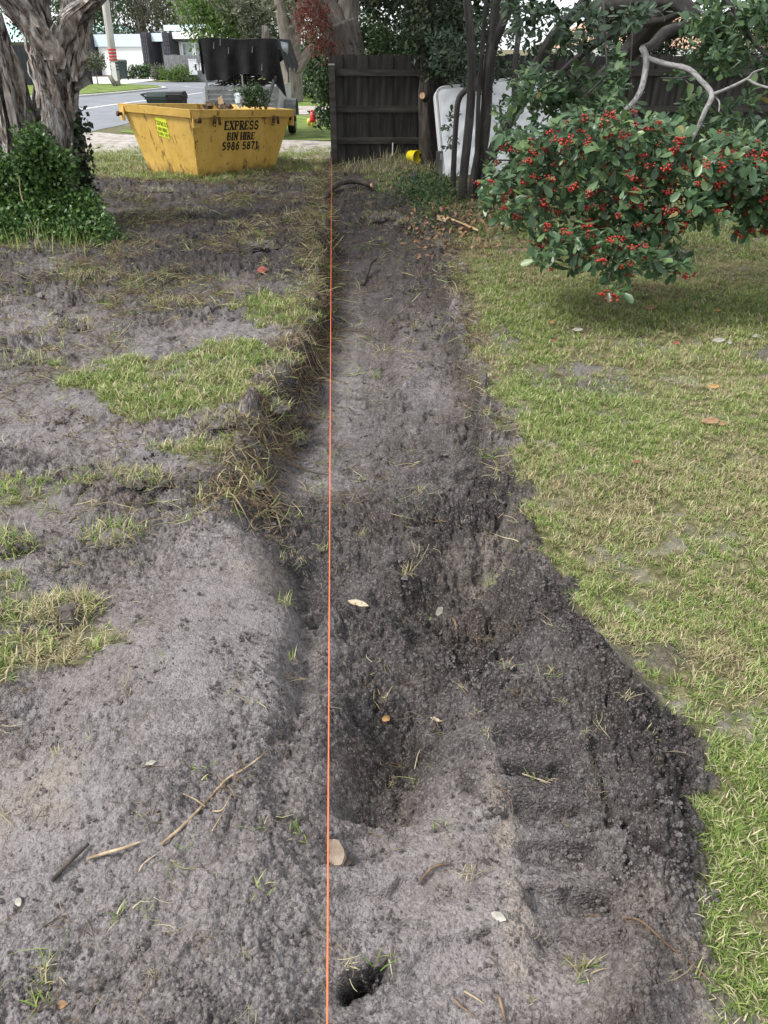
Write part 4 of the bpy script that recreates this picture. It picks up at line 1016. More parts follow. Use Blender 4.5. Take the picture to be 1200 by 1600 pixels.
PLAST = mat('clear_plastic', [(.42, .47, .50), (.60, .65, .68)], 6, 4, rough=.25, bump=.5, bdist=.02, bscale=14, spec=.5)
b = MB(); c = at(375, 155, 12.8); b.ball((0, 0, 0), (.08, .06, .10), 12, 8, lump=.5, seed=9); o = b.build('plastic_bag', PLAST, base=c, local=True); tag(o, 'scrunched pale plastic bag among the rubble in the skip', 'bag')
WOODC = mat('fresh_split_wood', [(.35, .22, .12), (.55, .36, .20), (.66, .50, .32)], 6, 5, 'Object', (3, 3, .5), rough=.8, bump=.4)
b = MB(); c = at(346, 160, 12.75); b.add([c + q for q in ((-.05, 0, -.1), (.05, 0, -.1), (.05, .05, -.1), (-.05, .05, -.1), (-.045, 0, .06), (.01, 0, .09), (.01, .03, .09), (-.045, .03, .06))], [(0, 1, 5, 4), (1, 2, 6, 5), (2, 3, 7, 6), (3, 0, 4, 7), (4, 5, 6, 7)]); o = b.build('split_timber', WOODC); tag(o, 'splintered piece of pale timber sticking up from the skip', 'timber')
c = at(396, 163, 12.85); t = empty('cut_branch', c, 'leafy green cut branch lying on top of the skip', 'branch')
crown('leaves', [(c + (0, 0, .09), (.20, .16, .13)), (c + (-.14, 0, .11), (.12, .1, .05))], 75, 16, .035, .05, MIDLEAF, t, droop=-.2)
b = MB(); b.tube([c + (.12, 0, -.06), c + (-.02, 0, .05), c + (-.2, 0, .12)], [.012, .01, .004], 6); b.build('stem', GUMBARK, t)
b = MB(); p0, p1 = at(415, 170, 13.0), at(428, 125, 13.6); b.bar(p0, p1, .035, .03); b.bar(p1 - (0, 0, .02), p1 + (.03, .0, .05), .05, .04); o = b.build('black_bar', BLK); tag(o, 'black bar leaning up out of the skip across the trailer tailgate', 'bar')

# ------------------------------------------------------------------ cage trailer behind the skip
GALV = mat('galvanised_steel', [(.18, .19, .195), (.27, .285, .29), (.36, .375, .38)], 5, 6, rough=.5, bump=.15, metal=.35, spec=.5, dirt=((.16, .15, .14), 4, .55, .7))
SHADEC = N('black_shade_cloth'); SHADEC = SHADEC.finish(SHADEC.ramp(SHADEC.noise(SHADEC.coord('Object'), 3, 5), [(.35, (.009, .009, .010)), (.7, (.024, .024, .026))]), .85, SHADEC.bump(SHADEC.noise(SHADEC.coord('Object', (1, 1, .4)), 7, 5), .7, .03), 0, .15)
TY = 17.4
tx0, tx1 = at(322, 135, TY)[0], at(434, 138, TY)[0]
tz1 = at(380, 136, TY)[2]; tz0 = .42; ttop = at(375, 64, TY)[2]
tra = empty('cage_trailer', ((tx0 + tx1) / 2, TY, 0.02), 'galvanised cage trailer under torn black shade cloth behind the skip', 'trailer')
LEN = 2.3
def tbar(nm, a, c, w, d, m=GALV, up=(0, 0, 1), par=None):
    b = MB(); b.bar(a, c, w, d, up); return b.build(nm, m, par or tra)
b = MB(); b.box((tx0, TY, tz0), (tx1, TY + .025, tz1 - .06)); tg = b.build('tailgate', GALV, tra)
for k in range(5):
    z = tz0 + .06 + k * (tz1 - tz0 - .14) / 4.6; b = MB(); b.bar((tx0 + .03, TY - .012, z), (tx1 - .03, TY - .012, z), .022, .03); b.build('rib', GALV, tg)
tbar('top_rail', (tx0 - .01, TY - .01, tz1 - .02), (tx1 + .01, TY - .01, tz1 - .02), .05, .065)
for s, x in ((-1, tx0), (1, tx1)):
    b = MB(); b.box((x - .015, TY + .03, tz0), (x + .015, TY + LEN, tz1)); b.build('side_panel', GALV, tra)
    tbar('corner_post', (x, TY, tz0 - .05), (x, TY, tz1 + .02), .05, .05)
    tbar('cage_post', (x + s * -.01, TY + .02, tz1), (x + s * -.02, TY + .02, ttop), .03, .03, up=(0, 1, 0)); tbar('cage_post', (x - s * .02, TY + LEN, tz1), (x - s * .02, TY + LEN, ttop), .03, .03, up=(0, 1, 0))
    tbar('cage_rail', (x - s * .02, TY + .02, ttop), (x - s * .02, TY + LEN, ttop), .03, .03)
    w = MB(); w.lathe([(.0, -.08), (.2, -.08), (.29, -.07), (.31, -.03), (.31, .03), (.29, .07), (.2, .08), (0, .08)], (x + s * .13, TY + 1.1, .33), 22, 0); wo = w.build('tyre', BLK, tra, True)
    w = MB(); w.lathe([(0, -.085), (.17, -.085), (.18, -.06), (0, -.06)], (x + s * .13, TY + 1.1, .33), 18, 0); w.build('rim', GALV, wo, True)
    b = MB()
    for k in range(8):
        a0, a1 = math.pi * k / 8, math.pi * (k + 1) / 8
        pts = [(x + s * (.13 + dx), TY + 1.1 - .38 * math.cos(a), .36 + .34 * math.sin(a)) for dx in (-.1, .12) for a in (a0, a1)]
        b.add(pts, [(0, 1, 3, 2)])
    b.build('mudguard', GALV, tra)
b = MB(); p = [at(313, 137, TY + .4), at(323, 130, TY + .1)]; x0 = p[0][0]
b.hexa([(x0, TY + .45, .35), (tx0 - .02, TY + .35, .35), (tx0 - .02, TY + .9, .35), (x0, TY + .9, .35), (x0 + .02, TY + .5, tz1 - .06), (tx0 - .02, TY + .4, tz1 + .02), (tx0 - .02, TY + .9, tz1 + .02), (x0 + .02, TY + .9, tz1 - .06)]); b.build('toolbox', GALV, tra)
tbar('centre_post', ((tx0 + tx1) / 2 + .02, TY + .01, tz1), ((tx0 + tx1) / 2 + .02, TY + .01, tz1 + .36), .035, .03, up=(0, 1, 0))
tbar('light_bar', (tx0, TY - .02, tz0 - .06), (tx1, TY - .02, tz0 - .06), .05, .08)
for x in (tx0 + .1, tx1 - .1):
    b = MB(); b.box((x - .06, TY - .06, tz0 - .1), (x + .06, TY - .045, tz0 - .03)); b.build('tail_light', flat('red_lens', (.4, .03, .03), .3), tra)
b = MB()
for k in range(27):
    x = tx0 + (tx1 - tx0) * (k + .5) / 27; b.tube([(x, TY + .03, tz1), (x, TY + .03, tz1 + .55)], .0018, 4, cap=False)
for k in range(11):
    z = tz1 + .05 * (k + .5); b.tube([(tx0, TY + .034, z), (tx1, TY + .034, z)], .0018, 4, cap=False)
b.build('wire_mesh', flat('dull_wire', (.12, .12, .12), .6), tra, kind='stuff')
# shade cloth: top, drop at the back, flared drop at the right
b = MB(); nx, nz = 36, 14
def cl(i, j):
    s = i / (nx - 1); t = j / (nz - 1)
    x = tx0 - .05 + (tx1 - tx0 + .10) * s; top = ttop + .045 - .015 * s + .012 * math.sin(s * 9)
    drop = .70 + .018 * math.sin(s * 9) + .010 * math.sin(s * 31)
    drop = drop + (.30 * ss(.88, 1.0, np.array(s))) - .10 * ss(.25, .45, np.array(s)) * ss(.88, .7, np.array(s))
    z = top - drop * t
    x = x + (.07 * (1 - t) * (s - .5) * -1) + t * (.10 * (1 - s) - .0 * s) * .9 + .12 * t * ss(.85, 1, np.array(s))
    y = TY - .03 - .05 * math.sin(s * 23 + t) * t - .03 * math.sin(s * 11) * t - .04 * t
    return (float(x), float(y), float(z))
V = [cl(i, j) for j in range(nz) for i in range(nx)]; ii = np.arange(nz - 1)[:, None] * nx + np.arange(nx - 1)[None]
b.add(V, np.stack([ii, ii + nx, ii + nx + 1, ii + 1], -1).reshape(-1, 4))
top = []
for j in range(10):
    for i in range(nx):
        x, y, z = cl(i, 0); k = j / 9; top.append((x, y + LEN * k + .02 * k, z + .03 * math.sin(k * 12) * math.sin(i * .8) - .05 * math.sin(math.pi * k) * 1.0))
ii = np.arange(9)[:, None] * nx + np.arange(nx - 1)[None]; b.add(top, np.stack([ii, ii + 1, ii + nx + 1, ii + nx], -1).reshape(-1, 4))
for s, x in ((-1, tx0 - .05), (1, tx1 + .05)):
    V = [(x + s * (.015 * math.sin(i * 1.1) + (.03 if s > 0 else 0) * j), TY - .03 + (LEN + .05) * i / 19, ttop + .04 - (.55 + .06 * math.sin(i * .9)) * j / 5) for j in range(6) for i in range(20)]
    ii = np.arange(5)[:, None] * 20 + np.arange(19)[None]; b.add(V, np.stack([ii, ii + 1, ii + 21, ii + 20], -1).reshape(-1, 4))
b.build('shade_cloth', SHADEC, tra, True)
for px, py in ((334, 76), (357, 84), (394, 82), (344, 71), (409, 110)):
    b = MB(); c = at(px, py, TY - .10); b.tube([c, c + (.005, 0, .05), c + (.012, 0, .11)], [.008, .006, .003], 5); b.build('hole_edge', GALV, tra)
t = empty('prunings', ((tx0 + tx1) / 2, TY + .6, tz1 - .2), 'tangle of dark cut branches loaded inside the cage trailer', 'branches')
b = MB()
for k in range(110):
    a = np.array([random.uniform(tx0 + .1, tx1 - .5), TY + random.uniform(.1, .8), tz1 + random.uniform(-.1, .3)]); c = a + np.array([random.uniform(.3, .7), random.uniform(-.1, .3), random.uniform(-.05, .25)]); c[0] = min(c[0], tx1 - .06)
    b.tube([a, (a + c) / 2 + (0, 0, .03), c], random.uniform(.006, .016), 5)
b.build('branches', ROUGHBARK, t, kind='stuff')
if 0: crown('leaves', [(np.array([(tx0 + tx1) / 2, TY + .8, tz1 + .1]), ((tx1 - tx0) * .42, .5, .2))], 30, 14, .06, .07, DARKLEAF, t)
b = MB(); c = at(353, 122, TY + .06); b.tube([c + (0, .1, 0), c], .028, 8); b.build('cut_end', WOODC, t)
b = MB(); V = []
for j in range(9):
    for i in range(9):
        c = at(432 + 18 * i / 8, 64 + 34 * j / 8 * (1 - .55 * (i / 8) ** 2) + 3 * i / 8, TY + .25 + .5 * i / 8); V.append(c + np.array([0, .12 * math.sin(i / 8 * math.pi) * math.cos(j), 0]))
V = np.array(V); ii = np.arange(8)[:, None] * 9 + np.arange(8)[None]; b.add(V, np.stack([ii, ii + 9, ii + 10, ii + 1], -1).reshape(-1, 4)); b.add(V + (0, .03, 0), np.stack([ii, ii + 1, ii + 10, ii + 9], -1).reshape(-1, 4))
o = b.build('tarpaulin', flat('blue_grey_sheet', (.30, .34, .38), .45, .1)); tag(o, 'blue-grey plastic sheet bulging from the side of the caged trailer', 'tarpaulin')
# toy trike
tq = np.array([-1.68, 20.4, .02]); t = empty('toy_trike', tq, 'red toy tricycle with yellow wheels on the grass beyond the driveway', 'toy')
RT = flat('red_plastic', (.55, .03, .035), .4, .06, .4); YT = flat('yellow_plastic', (.75, .55, .10), .45, .06, .4)
b = MB(); b.tube([(0, -.02, .15), (0, .14, .18), (0, .34, .22)], [.075, .085, .06], 10, sub=3); b.build('body', RT, t, True, local=True)
b = MB(); b.tube([(0, -.10, .10), (0, -.09, .22), (0, -.04, .33)], [.075, .068, .05], 10, sub=3); b.ball((0, -.05, .27), (.055, .05, .05), 10, 8); b.build('steering_head', RT, t, True, local=True)
b = MB(); b.tube([(-.13, -.02, .315), (0, -.03, .325), (.13, -.02, .315)], .014, 8); b.build('handlebar', BLK, t, True, local=True)
for x, y, r, w in ((0, -.08, .075, .04), (-.12, .22, .075, .04), (.12, .22, .075, .04)):
    b = MB(); b.lathe([(0, -w), (r * .8, -w), (r, -w * .6), (r, w * .6), (r * .8, w), (0, w)], (x, y, r), 16, 0); b.build('wheel', YT, t, True, local=True)
for s in (-1, 1):
    b = MB(); b.ball((s * .030, -.115, .285), .013, 8, 6); b.build('painted_eye', flat('white_plastic', (.75, .75, .75), .4), t, True, local=True)
# ------------------------------------------------------------------ paling fence across the end of the trench
PALING = mat('dark_fence_timber', [(.020, .0185, .0175), (.045, .042, .039), (.085, .080, .075)], 3.0, 7, 'Object', (5, 5, .7), rough=.88, bump=.5, bdist=.006, bscale=24, spec=.15, objvar=.35)
RAILW = mat('fence_rail_timber', [(.026, .024, .021), (.050, .047, .042), (.08, .076, .068)], 3.0, 6, 'Object', (.6, 5, 5), rough=.88, bump=.4, bdist=.005, bscale=26, spec=.15)
FY = 13.15
fence = empty('paling_fence', (2.2, FY, 0), 'dark weathered timber paling fence at the end of the trench', 'fence')
me_p = []
for v in range(3):
    b = MB(); w = .099; tw = .006 * (v - 1)
    b.hexa([(-w, -.008, 0), (w, -.008 + tw, 0), (w, .008 + tw, 0), (-w, .008, 0), (-w, -.008, 1.0), (w, -.008, 1.0 + .004 * v), (w, .008, 1.0 + .004 * v), (-w, .008, 1.0)])
    me = b.mesh('paling'); me.materials.append(PALING); me_p.append(me)
xL = at(521, 200, FY)[0]
k = 0; x = xL + .07
while x < 7.6:
    o = link('paling', me_p[k % 3], None, fence, ORG[fence.name])
    zb = max(0.0, gz(x, FY)) - .06; top = 1.515 + .010 * math.sin(k * 2.3) + .004 * (k % 3)
    o.location = (x - 2.2, (.022 if k % 2 else .0) - .0, zb); o.scale = (1.03 if k % 2 else 1.0, 1, top - zb)
    o.rotation_euler = (0, .004 * math.sin(k * 3.7), 0); x += .186; k += 1
for py in (113, 170, 219):
    z = at(600, py, FY)[2]
    x0 = xL
    for seg in range(3):
        b = MB(); x1 = x0 + 2.75; b.bar((x0, FY - .048, z), (x1 - .004, FY - .048, z + .006 * (seg - 1)), .042, .085); b.build('rail', RAILW, fence); x0 = x1
for x in (xL + 2.6, xL + 5.2):
    b = MB(); b.box((x - .05, FY + .04, -.3), (x + .05, FY + .14, 1.4)); b.build('post', RAILW, fence)
b = MB(); p = at(523, 262, FY - .08); x = p[0]; top = at(523, 102, FY - .08)[2]
b.box((x - .045, FY - .135, -.15), (x + .045, FY - .075, top)); po = b.build('post', RAILW, fence)
b = MB(); b.box((x - .047, FY - .138, top), (x + .047, FY - .072, top + .022)); b.build('post_top', flat('pale_end_grain', (.28, .27, .25), .8), po)

# ------------------------------------------------------------------ the string line and its pegs
STR = flat('orange_string', (.78, .16, .06), .6, .08, sc=60)
b = MB(); pts = []
for i in range(41):
    Y = .12 + (FY - .30 - .12) * i / 40; z = .155 + .02 * (i / 40) - .010 * math.sin(math.pi * i / 40)
    X = -.0683 * (.8563 * Y + .5165 * (1.6 - z)) * (1 + .00) - .0006 * (13 - Y); pts.append((X, Y, z))
b.tube(pts, .0019, 6); o = b.build('string_line', STR, smooth=True); tag(o, 'taut orange builder’s string line running the length of the trench', 'string')
PEG = mat('peg_timber', [(.20, .15, .10), (.36, .29, .20)], 6, 6, 'Object', (4, 4, .6), rough=.85, bump=.3)
b = MB(); b.bar((pts[-1][0], FY - .285, -.1), (pts[-1][0], FY - .285, .26), .03, .03, (0, 1, 0)); o = b.build('timber_peg', RAILW); tag(o, 'short dark peg at the fence post holding the string', 'peg')

# ------------------------------------------------------------------ papery-barked tree on the left
n = N('paperbark'); co = n.coord('tc', (1, 1, .30)); co2 = n.coord('tc', (1, 1, .12))
f = n.noise(co, 11, 9, .72, 1.2); g = n.noise(co2, 75, 5, .65, .5)
v = n.math('ADD', n.math('MULTIPLY', f, .62), n.math('MULTIPLY', g, .38))
col = n.ramp(v, [(.35, (.018, .013, .010)), (.42, (.070, .050, .038)), (.47, (.20, .16, .135)), (.51, (.42, .38, .35)), (.59, (.66, .635, .605))])
PAPER = n.finish(col, .88, n.bump(v, 1.0, .09, n.bump(g, .8, .02)), 0, .15)
n = N('paperbark_flake'); co = n.coord('Object', (1, 1, .4)); f = n.noise(co, 9, 6, .65, .8)
FLAKE = n.finish(n.ramp(f, [(.35, (.07, .05, .038)), (.47, (.22, .18, .15)), (.56, (.42, .375, .34)), (.68, (.62, .59, .55))]), .85, n.bump(n.noise(co, 40, 4), .5, .006), 0, .15)
PB = np.array([-3.25, 8.75, 0.])
pbt = empty('paperbark_tree', PB, 'pale peeling papery trunk with several stems rising out of ivy', 'tree')
stems = [
    ('trunk', [A(114, 372, 8.75), A(110, 320, 8.72), A(105, 270, 8.7), A(100, 215, 8.68), A(95, 160, 8.68), A(99, 110, 8.7), A(110, 60, 8.72), A(121, 15, 8.75), A(142, -60, 8.8)], [.34, .27, .22, .165, .135, .15, .14, .12, .10]),
    ('limb', [A(92, 262, 8.5), A(86, 205, 8.45), A(78, 160, 8.45), A(68, 112, 8.45), A(60, 72, 8.45), A(50, 30, 8.45), A(40, -30, 8.45)], [.12, .135, .105, .085, .078, .072, .06]),
    ('limb', [A(98, 150, 8.6), A(88, 100, 8.5), A(72, 66, 8.42), A(48, 32, 8.36), A(24, 2, 8.3), A(-10, -40, 8.25)], [.09, .105, .095, .092, .088, .08]),
    ('limb', [A(40, 300, 8.9), A(32, 240, 8.9), A(22, 190, 8.85), A(10, 130, 8.85), A(-2, 80, 8.85), A(-15, 20, 8.85)], [.22, .18, .165, .15, .135, .12]),
    ('limb', [A(66, 260, 9.05), A(62, 200, 9.05), A(70, 120, 9.05), A(72, 60, 9.05), A(66, 0, 9.05)], [.12, .09, .075, .07, .06]),
    ('limb', [A(88, 110, 8.62), A(100, 66, 8.6), A(112, 30, 8.58), A(140, 6, 8.6), A(160, -14, 8.6)], [.075, .085, .075, .07, .06]),
    ('limb', [A(72, 120, 8.8), A(70, 60, 8.8), A(62, 20, 8.8), A(52, -20, 8.8)], [.08, .085, .085, .08]),
    ('limb', [A(112, 138, 8.7), A(125, 131, 8.72), A(139, 123, 8.74)], [.055, .048, .045]),
]
for i, (nm, p, r) in enumerate(stems):
    b = MB(); b.tube(p, r, 40 if i < 3 else 20, lump=.42 if i < 4 else .3, seed=11 + i, lf=3.6, sub=7); b.build(nm, PAPER, pbt, True)
# loose strips of bark standing off the stems
for k in range(120):
    i = random.choice([0, 0, 0, 0, 1, 1, 2, 2, 3, 3, 5, 6]); _, p, r = stems[i]
    pp, rr_ = catmull(np.array(p), np.array(r), 6); j = random.randint(4, len(pp) - 14) if len(pp) > 22 else 3
    L = random.randint(4, 12); a = random.uniform(-2.6, -.4); w = random.uniform(.008, .040); lift = random.uniform(.006, .06); V = []
    for s in range(L + 1):
        c = pp[min(j + s, len(pp) - 1)]; R = rr_[min(j + s, len(pp) - 1)] * 1.06
        t = s / L; off = lift * (math.sin(t * 3.0) if k % 3 else (1 - t) ** 2)
        for q in (-1, -.3, .4, 1):
            an = a + q * w * (.25 + .9 * math.sin(math.pi * min(1, t * .85 + .15))) / R + .12 * t * (1 if k % 2 else -1); V.append(c + np.array([math.cos(an), math.sin(an), 0]) * (R + off + .012 * abs(q) * (1 + .5 * math.sin(s * 2.1 + k))))
    V = np.array(V); m = len(V); Q = [(s * 4 + c, s * 4 + c + 1, s * 4 + c + 5, s * 4 + c + 4) for s in range(L) for c in range(3)]
    b = MB(); b.add(V, Q); b.add(V + (0, .004, 0), [q[::-1] for q in Q]); b.build('bark_strip', FLAKE, pbt, True)
crown('crown', [((-4.6, 7.6, 5.4), (2.0, 2.0, 1.2)), ((-2.6, 9.0, 5.9), (1.9, 2.0, 1.2)), ((-4.6, 10.2, 5.8), (2.2, 1.9, 1.3))], 420, 20, .22, .16, GUMLEAF, pbt, droop=.4, aspect=.3)
# ivy and weeds round the foot
ivy = empty('ivy', PB + (0, -.15, 0), 'green ivy and creeper swallowing the foot of the papery trunk', 'ivy')
def ivy_pts(n):
    c = []
    while len(c) < n:
        px, py = random.uniform(-40, 190), random.uniform(188, 372)
        left = py > 190 + 25 * abs(math.sin(px * .06)) + (45 if px < 30 else 0)
        edge = np.interp(py, [180, 215, 250, 300, 345, 372], [66, 84, 116, 134, 166, 176])
        hole = (px > 68 and px < 130 and py < 222 + (px - 68) * .5) or (px > 112 and px < 146 and 225 < py < 300)
        if left and px < edge + 6 and not hole:
            Y = 8.33 - .25 * random.random() - .45 * max(0, (py - 290) / 80) ** 1.3 + .05 * vn(np.array(px * .05), np.array(py * .05), 7)
            c.append(at(px, py, float(Y)))
    return c
b = MB(); V, Q = leaf_cloud(ivy_pts(1400), .045, 11, .042, .75, .2, .25); b.add(V, Q); V, Q = leaf_cloud(ivy_pts(200), .06, 4, .062, .55, .3, .25); b.add(V, Q); o = b.build('leaves', IVYLEAF, ivy, kind='stuff')
b = MB(); V, Q = leaf_cloud([at(random.gauss(128, 7) + (py - 240) * .12, py, 8.50 - .0) for py in np.random.default_rng(3).uniform(175, 330, 70)], .03, 6, .06, .8, .4, .3); b.add(V, Q); b.build('climbing_leaves', DARKLEAF, ivy, kind='stuff')
b = MB(); V, Q = leaf_cloud([(x, y, gz(x, y) + .03) for x, y in zip(rng.uniform(-4.0, -2.55, 110), rng.uniform(7.2, 8.0, 110)) if y > 7.3 + .25 * abs(math.sin(x * 5))], .05, 9, .05, .6, -.3, .2); b.add(V, Q); b.build('runners', IVYLEAF, ivy, kind='stuff')
for i, pl in enumerate(([(132, 300, 8.3), (148, 312, 8.2), (160, 318, 8.15)], [(118, 350, 7.9), (140, 345, 7.85), (155, 352, 7.8), (160, 365, 7.7), (150, 374, 7.65)], [(30, 275, 8.0), (32, 300, 7.95), (37, 318, 7.9)])):
    b = MB(); b.tube([at(*q) for q in pl], .006, 5, sub=4); b.build('bare_vine', STRAW, ivy, True)
b = MB()
for k in range(170):
    x, y = random.uniform(-3.9, -2.7), random.uniform(7.15, 7.75); V, Q, T = blade(None, random.uniform(.10, .26), .008, random.uniform(.1, .8), random.uniform(0, 6.28), (x, y), gz(x, y), 4); b.add(V, Q, T)
o = b.build('long_grass', GREEN); tag(o, kind='stuff')

# ------------------------------------------------------------------ trees, shrubs and house behind the fence
tree('leaning_tree', 'thick leaning fissured trunk rising behind the left end of the fence', (-.35, 14.4, 0),
     ([A(556, 262, 14.4), A(553, 150, 14.4), A(548, 90, 14.4), A(540, 60, 14.4), A(533, 35, 14.4)], [.30, .25, .235, .27, .31]),
     [([A(533, 62, 14.4), A(515, 30, 14.4), A(492, -5, 14.4), A(460, -60, 14.3)], [.22, .24, .22, .18]), ([A(543, 55, 14.4), A(546, 20, 14.5), A(548, -20, 14.5), A(556, -80, 14.5)], [.18, .17, .17, .15])],
     [((-.6, 13.8, 4.4), (2.6, 2.6, 1.3)), ((1.2, 13.6, 4.1), (2.2, 2.4, 1.2)), ((.2, 11.6, 4.6), (1.8, 1.6, 1.0))], 560, 24, .17, .15, DARKLEAF, GUMBARK, seg=18)
t = empty('climber', (-.95, 14.6, 0), 'green climbing creeper hanging at the left end of the paling fence', 'climber')
crown('foliage', [(A(514, 100, 14.6), (.13, .25, .45)), (A(508, 155, 14.6), (.12, .25, .38)), (A(516, 125, 14.5), (.09, .2, .6)), (A(505, 180, 14.8), (.10, .2, .14))], 120, 22, .05, .065, MIDLEAF, t, aspect=.7, droop=.3)
t = empty('drooping_shrub', A(488, 170, 14.2) * (1, 1, 0), 'reddish drooping foliage hanging beside the leaning trunk', 'shrub')
crown('foliage', [(A(478, 35, 13.9), (.22, .25, .22)), (A(497, 55, 13.9), (.22, .2, .22)), (A(488, 15, 13.9), (.28, .25, .25)), (A(508, 75, 14), (.14, .15, .2))], 75, 18, .06, .065, REDLEAF, t, droop=1.2, aspect=.35)
b = MB(); b.tube([A(520, 110, 14.2), A(508, 60, 14.0), A(490, 10, 13.9), A(470, -40, 13.9)], [.035, .03, .025, .02], 6, sub=3); b.build('stem', GUMBARK, t, True)
t = empty('shrub', (.35, 14.6, 0), 'mid green shrub showing over the left half of the paling fence', 'shrub')
crown('foliage', [(A(600, 72, 14.5), (.55, .5, .22)), (A(635, 62, 14.7), (.5, .5, .3)), (A(578, 60, 14.9), (.3, .4, .25)), (A(655, 85, 14.3), (.3, .4, .2))], 170, 22, .07, .065, MIDLEAF, t, aspect=.6)
tree('dark_tree', 'dense dark evergreen filling the gap above the fence', (.9, 16.6, 0), ([A(640, 180, 16.6), A(640, 60, 16.6), A(650, -20, 16.6)], [.2, .17, .14]), [],
     [(A(600, 20, 16.6), (.9, 1, .75)), (A(660, 25, 16.4), (.9, 1, .85)), (A(700, 55, 15.6), (.6, .8, .5)), (A(640, -60, 16.6), (2.2, 1.6, 1.0)), (A(735, 20, 16), (.4, .7, .8)), (A(770, -40, 16.6), (.9, 1.2, .5))], 560, 22, .13, .13, DARKLEAF, ROUGHBARK)
b = MB(); hb = empty('brick_house', (5.6, 21, 0), 'orange brick house with white gutter glimpsed over the fence', 'house')
BRK = n = N('orange_brick'); tx = BRK.new('ShaderNodeTexBrick'); BRK.l.new(BRK.coord('Object', (1, 1, 1)), tx.inputs['Vector'])
b.box((4.5, 21, 0), (9.5, 27, 1.42)); b.build('wall', mat('brick_wall', [(.22, .13, .09), (.32, .21, .15)], 6, 5, rough=.9), hb)
b = MB(); b.box((4.35, 20.7, 1.42), (9.7, 20.85, 1.60)); b.build('gutter', WFRAME, hb)
b = MB(); b.add([(4.35, 20.8, 1.6), (9.7, 20.8, 1.6), (8.0, 24, 2.5), (6.0, 24, 2.5), (4.35, 27.2, 1.6), (9.7, 27.2, 1.6)], [(0, 1, 2, 3), (3, 2, 5, 4)], [(0, 3, 4), (1, 5, 2)]); b.build('roof', flat('terracotta_roof', (.40, .25, .17), .8, .2), hb)
for i, (x, y, z, rx, rz, m, lab) in enumerate([(3.9, 14.6, 1.6, .7, .9, DARKLEAF, 'dark bush behind the middle of the fence under the hooked branch'), (5.1, 14.4, 2.0, 1.2, 1.3, DARKLEAF, 'tall dark bush behind the right part of the fence'), (6.9, 14.5, 2.3, 1.2, 1.5, MIDLEAF, 'mid green bush at the far right behind the fence')]):
    t = empty('bush', (x, y + .2, 0), lab, 'bush', 'bushes behind the fence')
    crown('foliage', [((x, y + .4, z), (rx, .7, rz)), ((x + .2, y + .4, z - .9), (rx * .9, .6, .7)), ((x + .4, y + 1.0, z + .5), (rx, .6, rz))], 330, 24, .10, .10, m, t, aspect=.35, droop=.4)
# stump-like rough trunk in front of the fence with a sawn limb
rt = empty('rough_trunk', (.72, 12.75, 0), 'rough dark trunk with a sawn-off limb in front of the fence', 'tree')
b = MB(); b.tube([A(673, 268, 12.75), A(670, 245, 12.75), A(668, 200, 12.75), A(667, 150, 12.75), A(668, 100, 12.75), A(664, 40, 12.8), A(668, -40, 12.8)], [.19, .14, .115, .11, .10, .09, .07], 24, lump=.25, seed=4, lf=5, sub=6); b.build('trunk', ROUGHBARK, rt, True)
b = MB(); b.tube([A(667, 155, 12.7), A(660, 150, 12.6)], [.06, .05], 12); s_ = b.build('sawn_limb', ROUGHBARK, rt, True)
b = MB(); c = A(659.5, 149.7, 12.56); b.tube([c + (.012, .02, 0), c], [.042, .042], 12); b.build('cut_face', WOODC, s_)
crown('crown', [(A(690, 90, 12.6), (.35, .4, .28)), (A(715, 60, 12.4), (.45, .4, .35)), (A(680, 35, 12.6), (.4, .4, .35)), (A(735, 105, 12.0), (.25, .3, .16))], 180, 16, .08, .075, DARKLEAF, rt, aspect=.6)

# ------------------------------------------------------------------ mattress leaning among the trunks
n = N('mattress_fabric'); co = n.coord('Object')
q = n.vor(co, 7.5, 'DISTANCE_TO_EDGE'); f = n.noise(co, 3, 5)
col = n.ramp(f, [(.3, (.66, .68, .71)), (.7, (.78, .79, .80))]); col = n.mix(n.remap(n.noise(co, 5, 6, .7), .60, .70, 0, .4), col, (.40, .38, .34))
MATT = n.finish(col, .8, n.bump(n.remap(q, 0, .05), .25, .006, n.bump(n.noise(co, 60, 4), .2, .004)), 0, .2)
c0, cr = A(693, 277, 12.0), math.radians(6)
mw, mh, mt = 1.78, 1.16, .20
mx = np.array([math.cos(cr), .10, math.sin(cr)]); mx /= np.linalg.norm(mx); mzv = np.array([-math.sin(cr), .22, math.cos(cr)]); mzv -= mx * np.dot(mx, mzv); mzv /= np.linalg.norm(mzv); myv = np.cross(mzv, mx)
mt_o = empty('mattress', c0, 'white quilted mattress propped on its side among the trunks', 'mattress')
def rrect(d, inset, rc=.11, k=6):
    P = []
    for cx, cy, a0 in ((mw - rc, rc, -90), (mw - rc, mh - rc, 0), (rc, mh - rc, 90), (rc, rc, 180)):
        for i in range(k + 1):
            a = math.radians(a0 + 90 * i / k); r = rc - inset; P.append(c0 + mx * (cx + r * math.cos(a)) + mzv * (cy + r * math.sin(a)) + myv * d)
    return P
b = MB(); rings = [rrect(.025, .03), rrect(.0, .012), rrect(.012, .0), rrect(mt - .012, .0), rrect(mt, .012), rrect(mt - .02, .03)]
m = len(rings[0])
for r in rings: b.add(r)
Q = [(i * m + j, i * m + (j + 1) % m, (i + 1) * m + (j + 1) % m, (i + 1) * m + j) for i in range(5) for j in range(m)]
b.Q.append(np.array(Q)); b.build('side_border', MATT, mt_o, True)
nx, ny = 48, 34; V = []
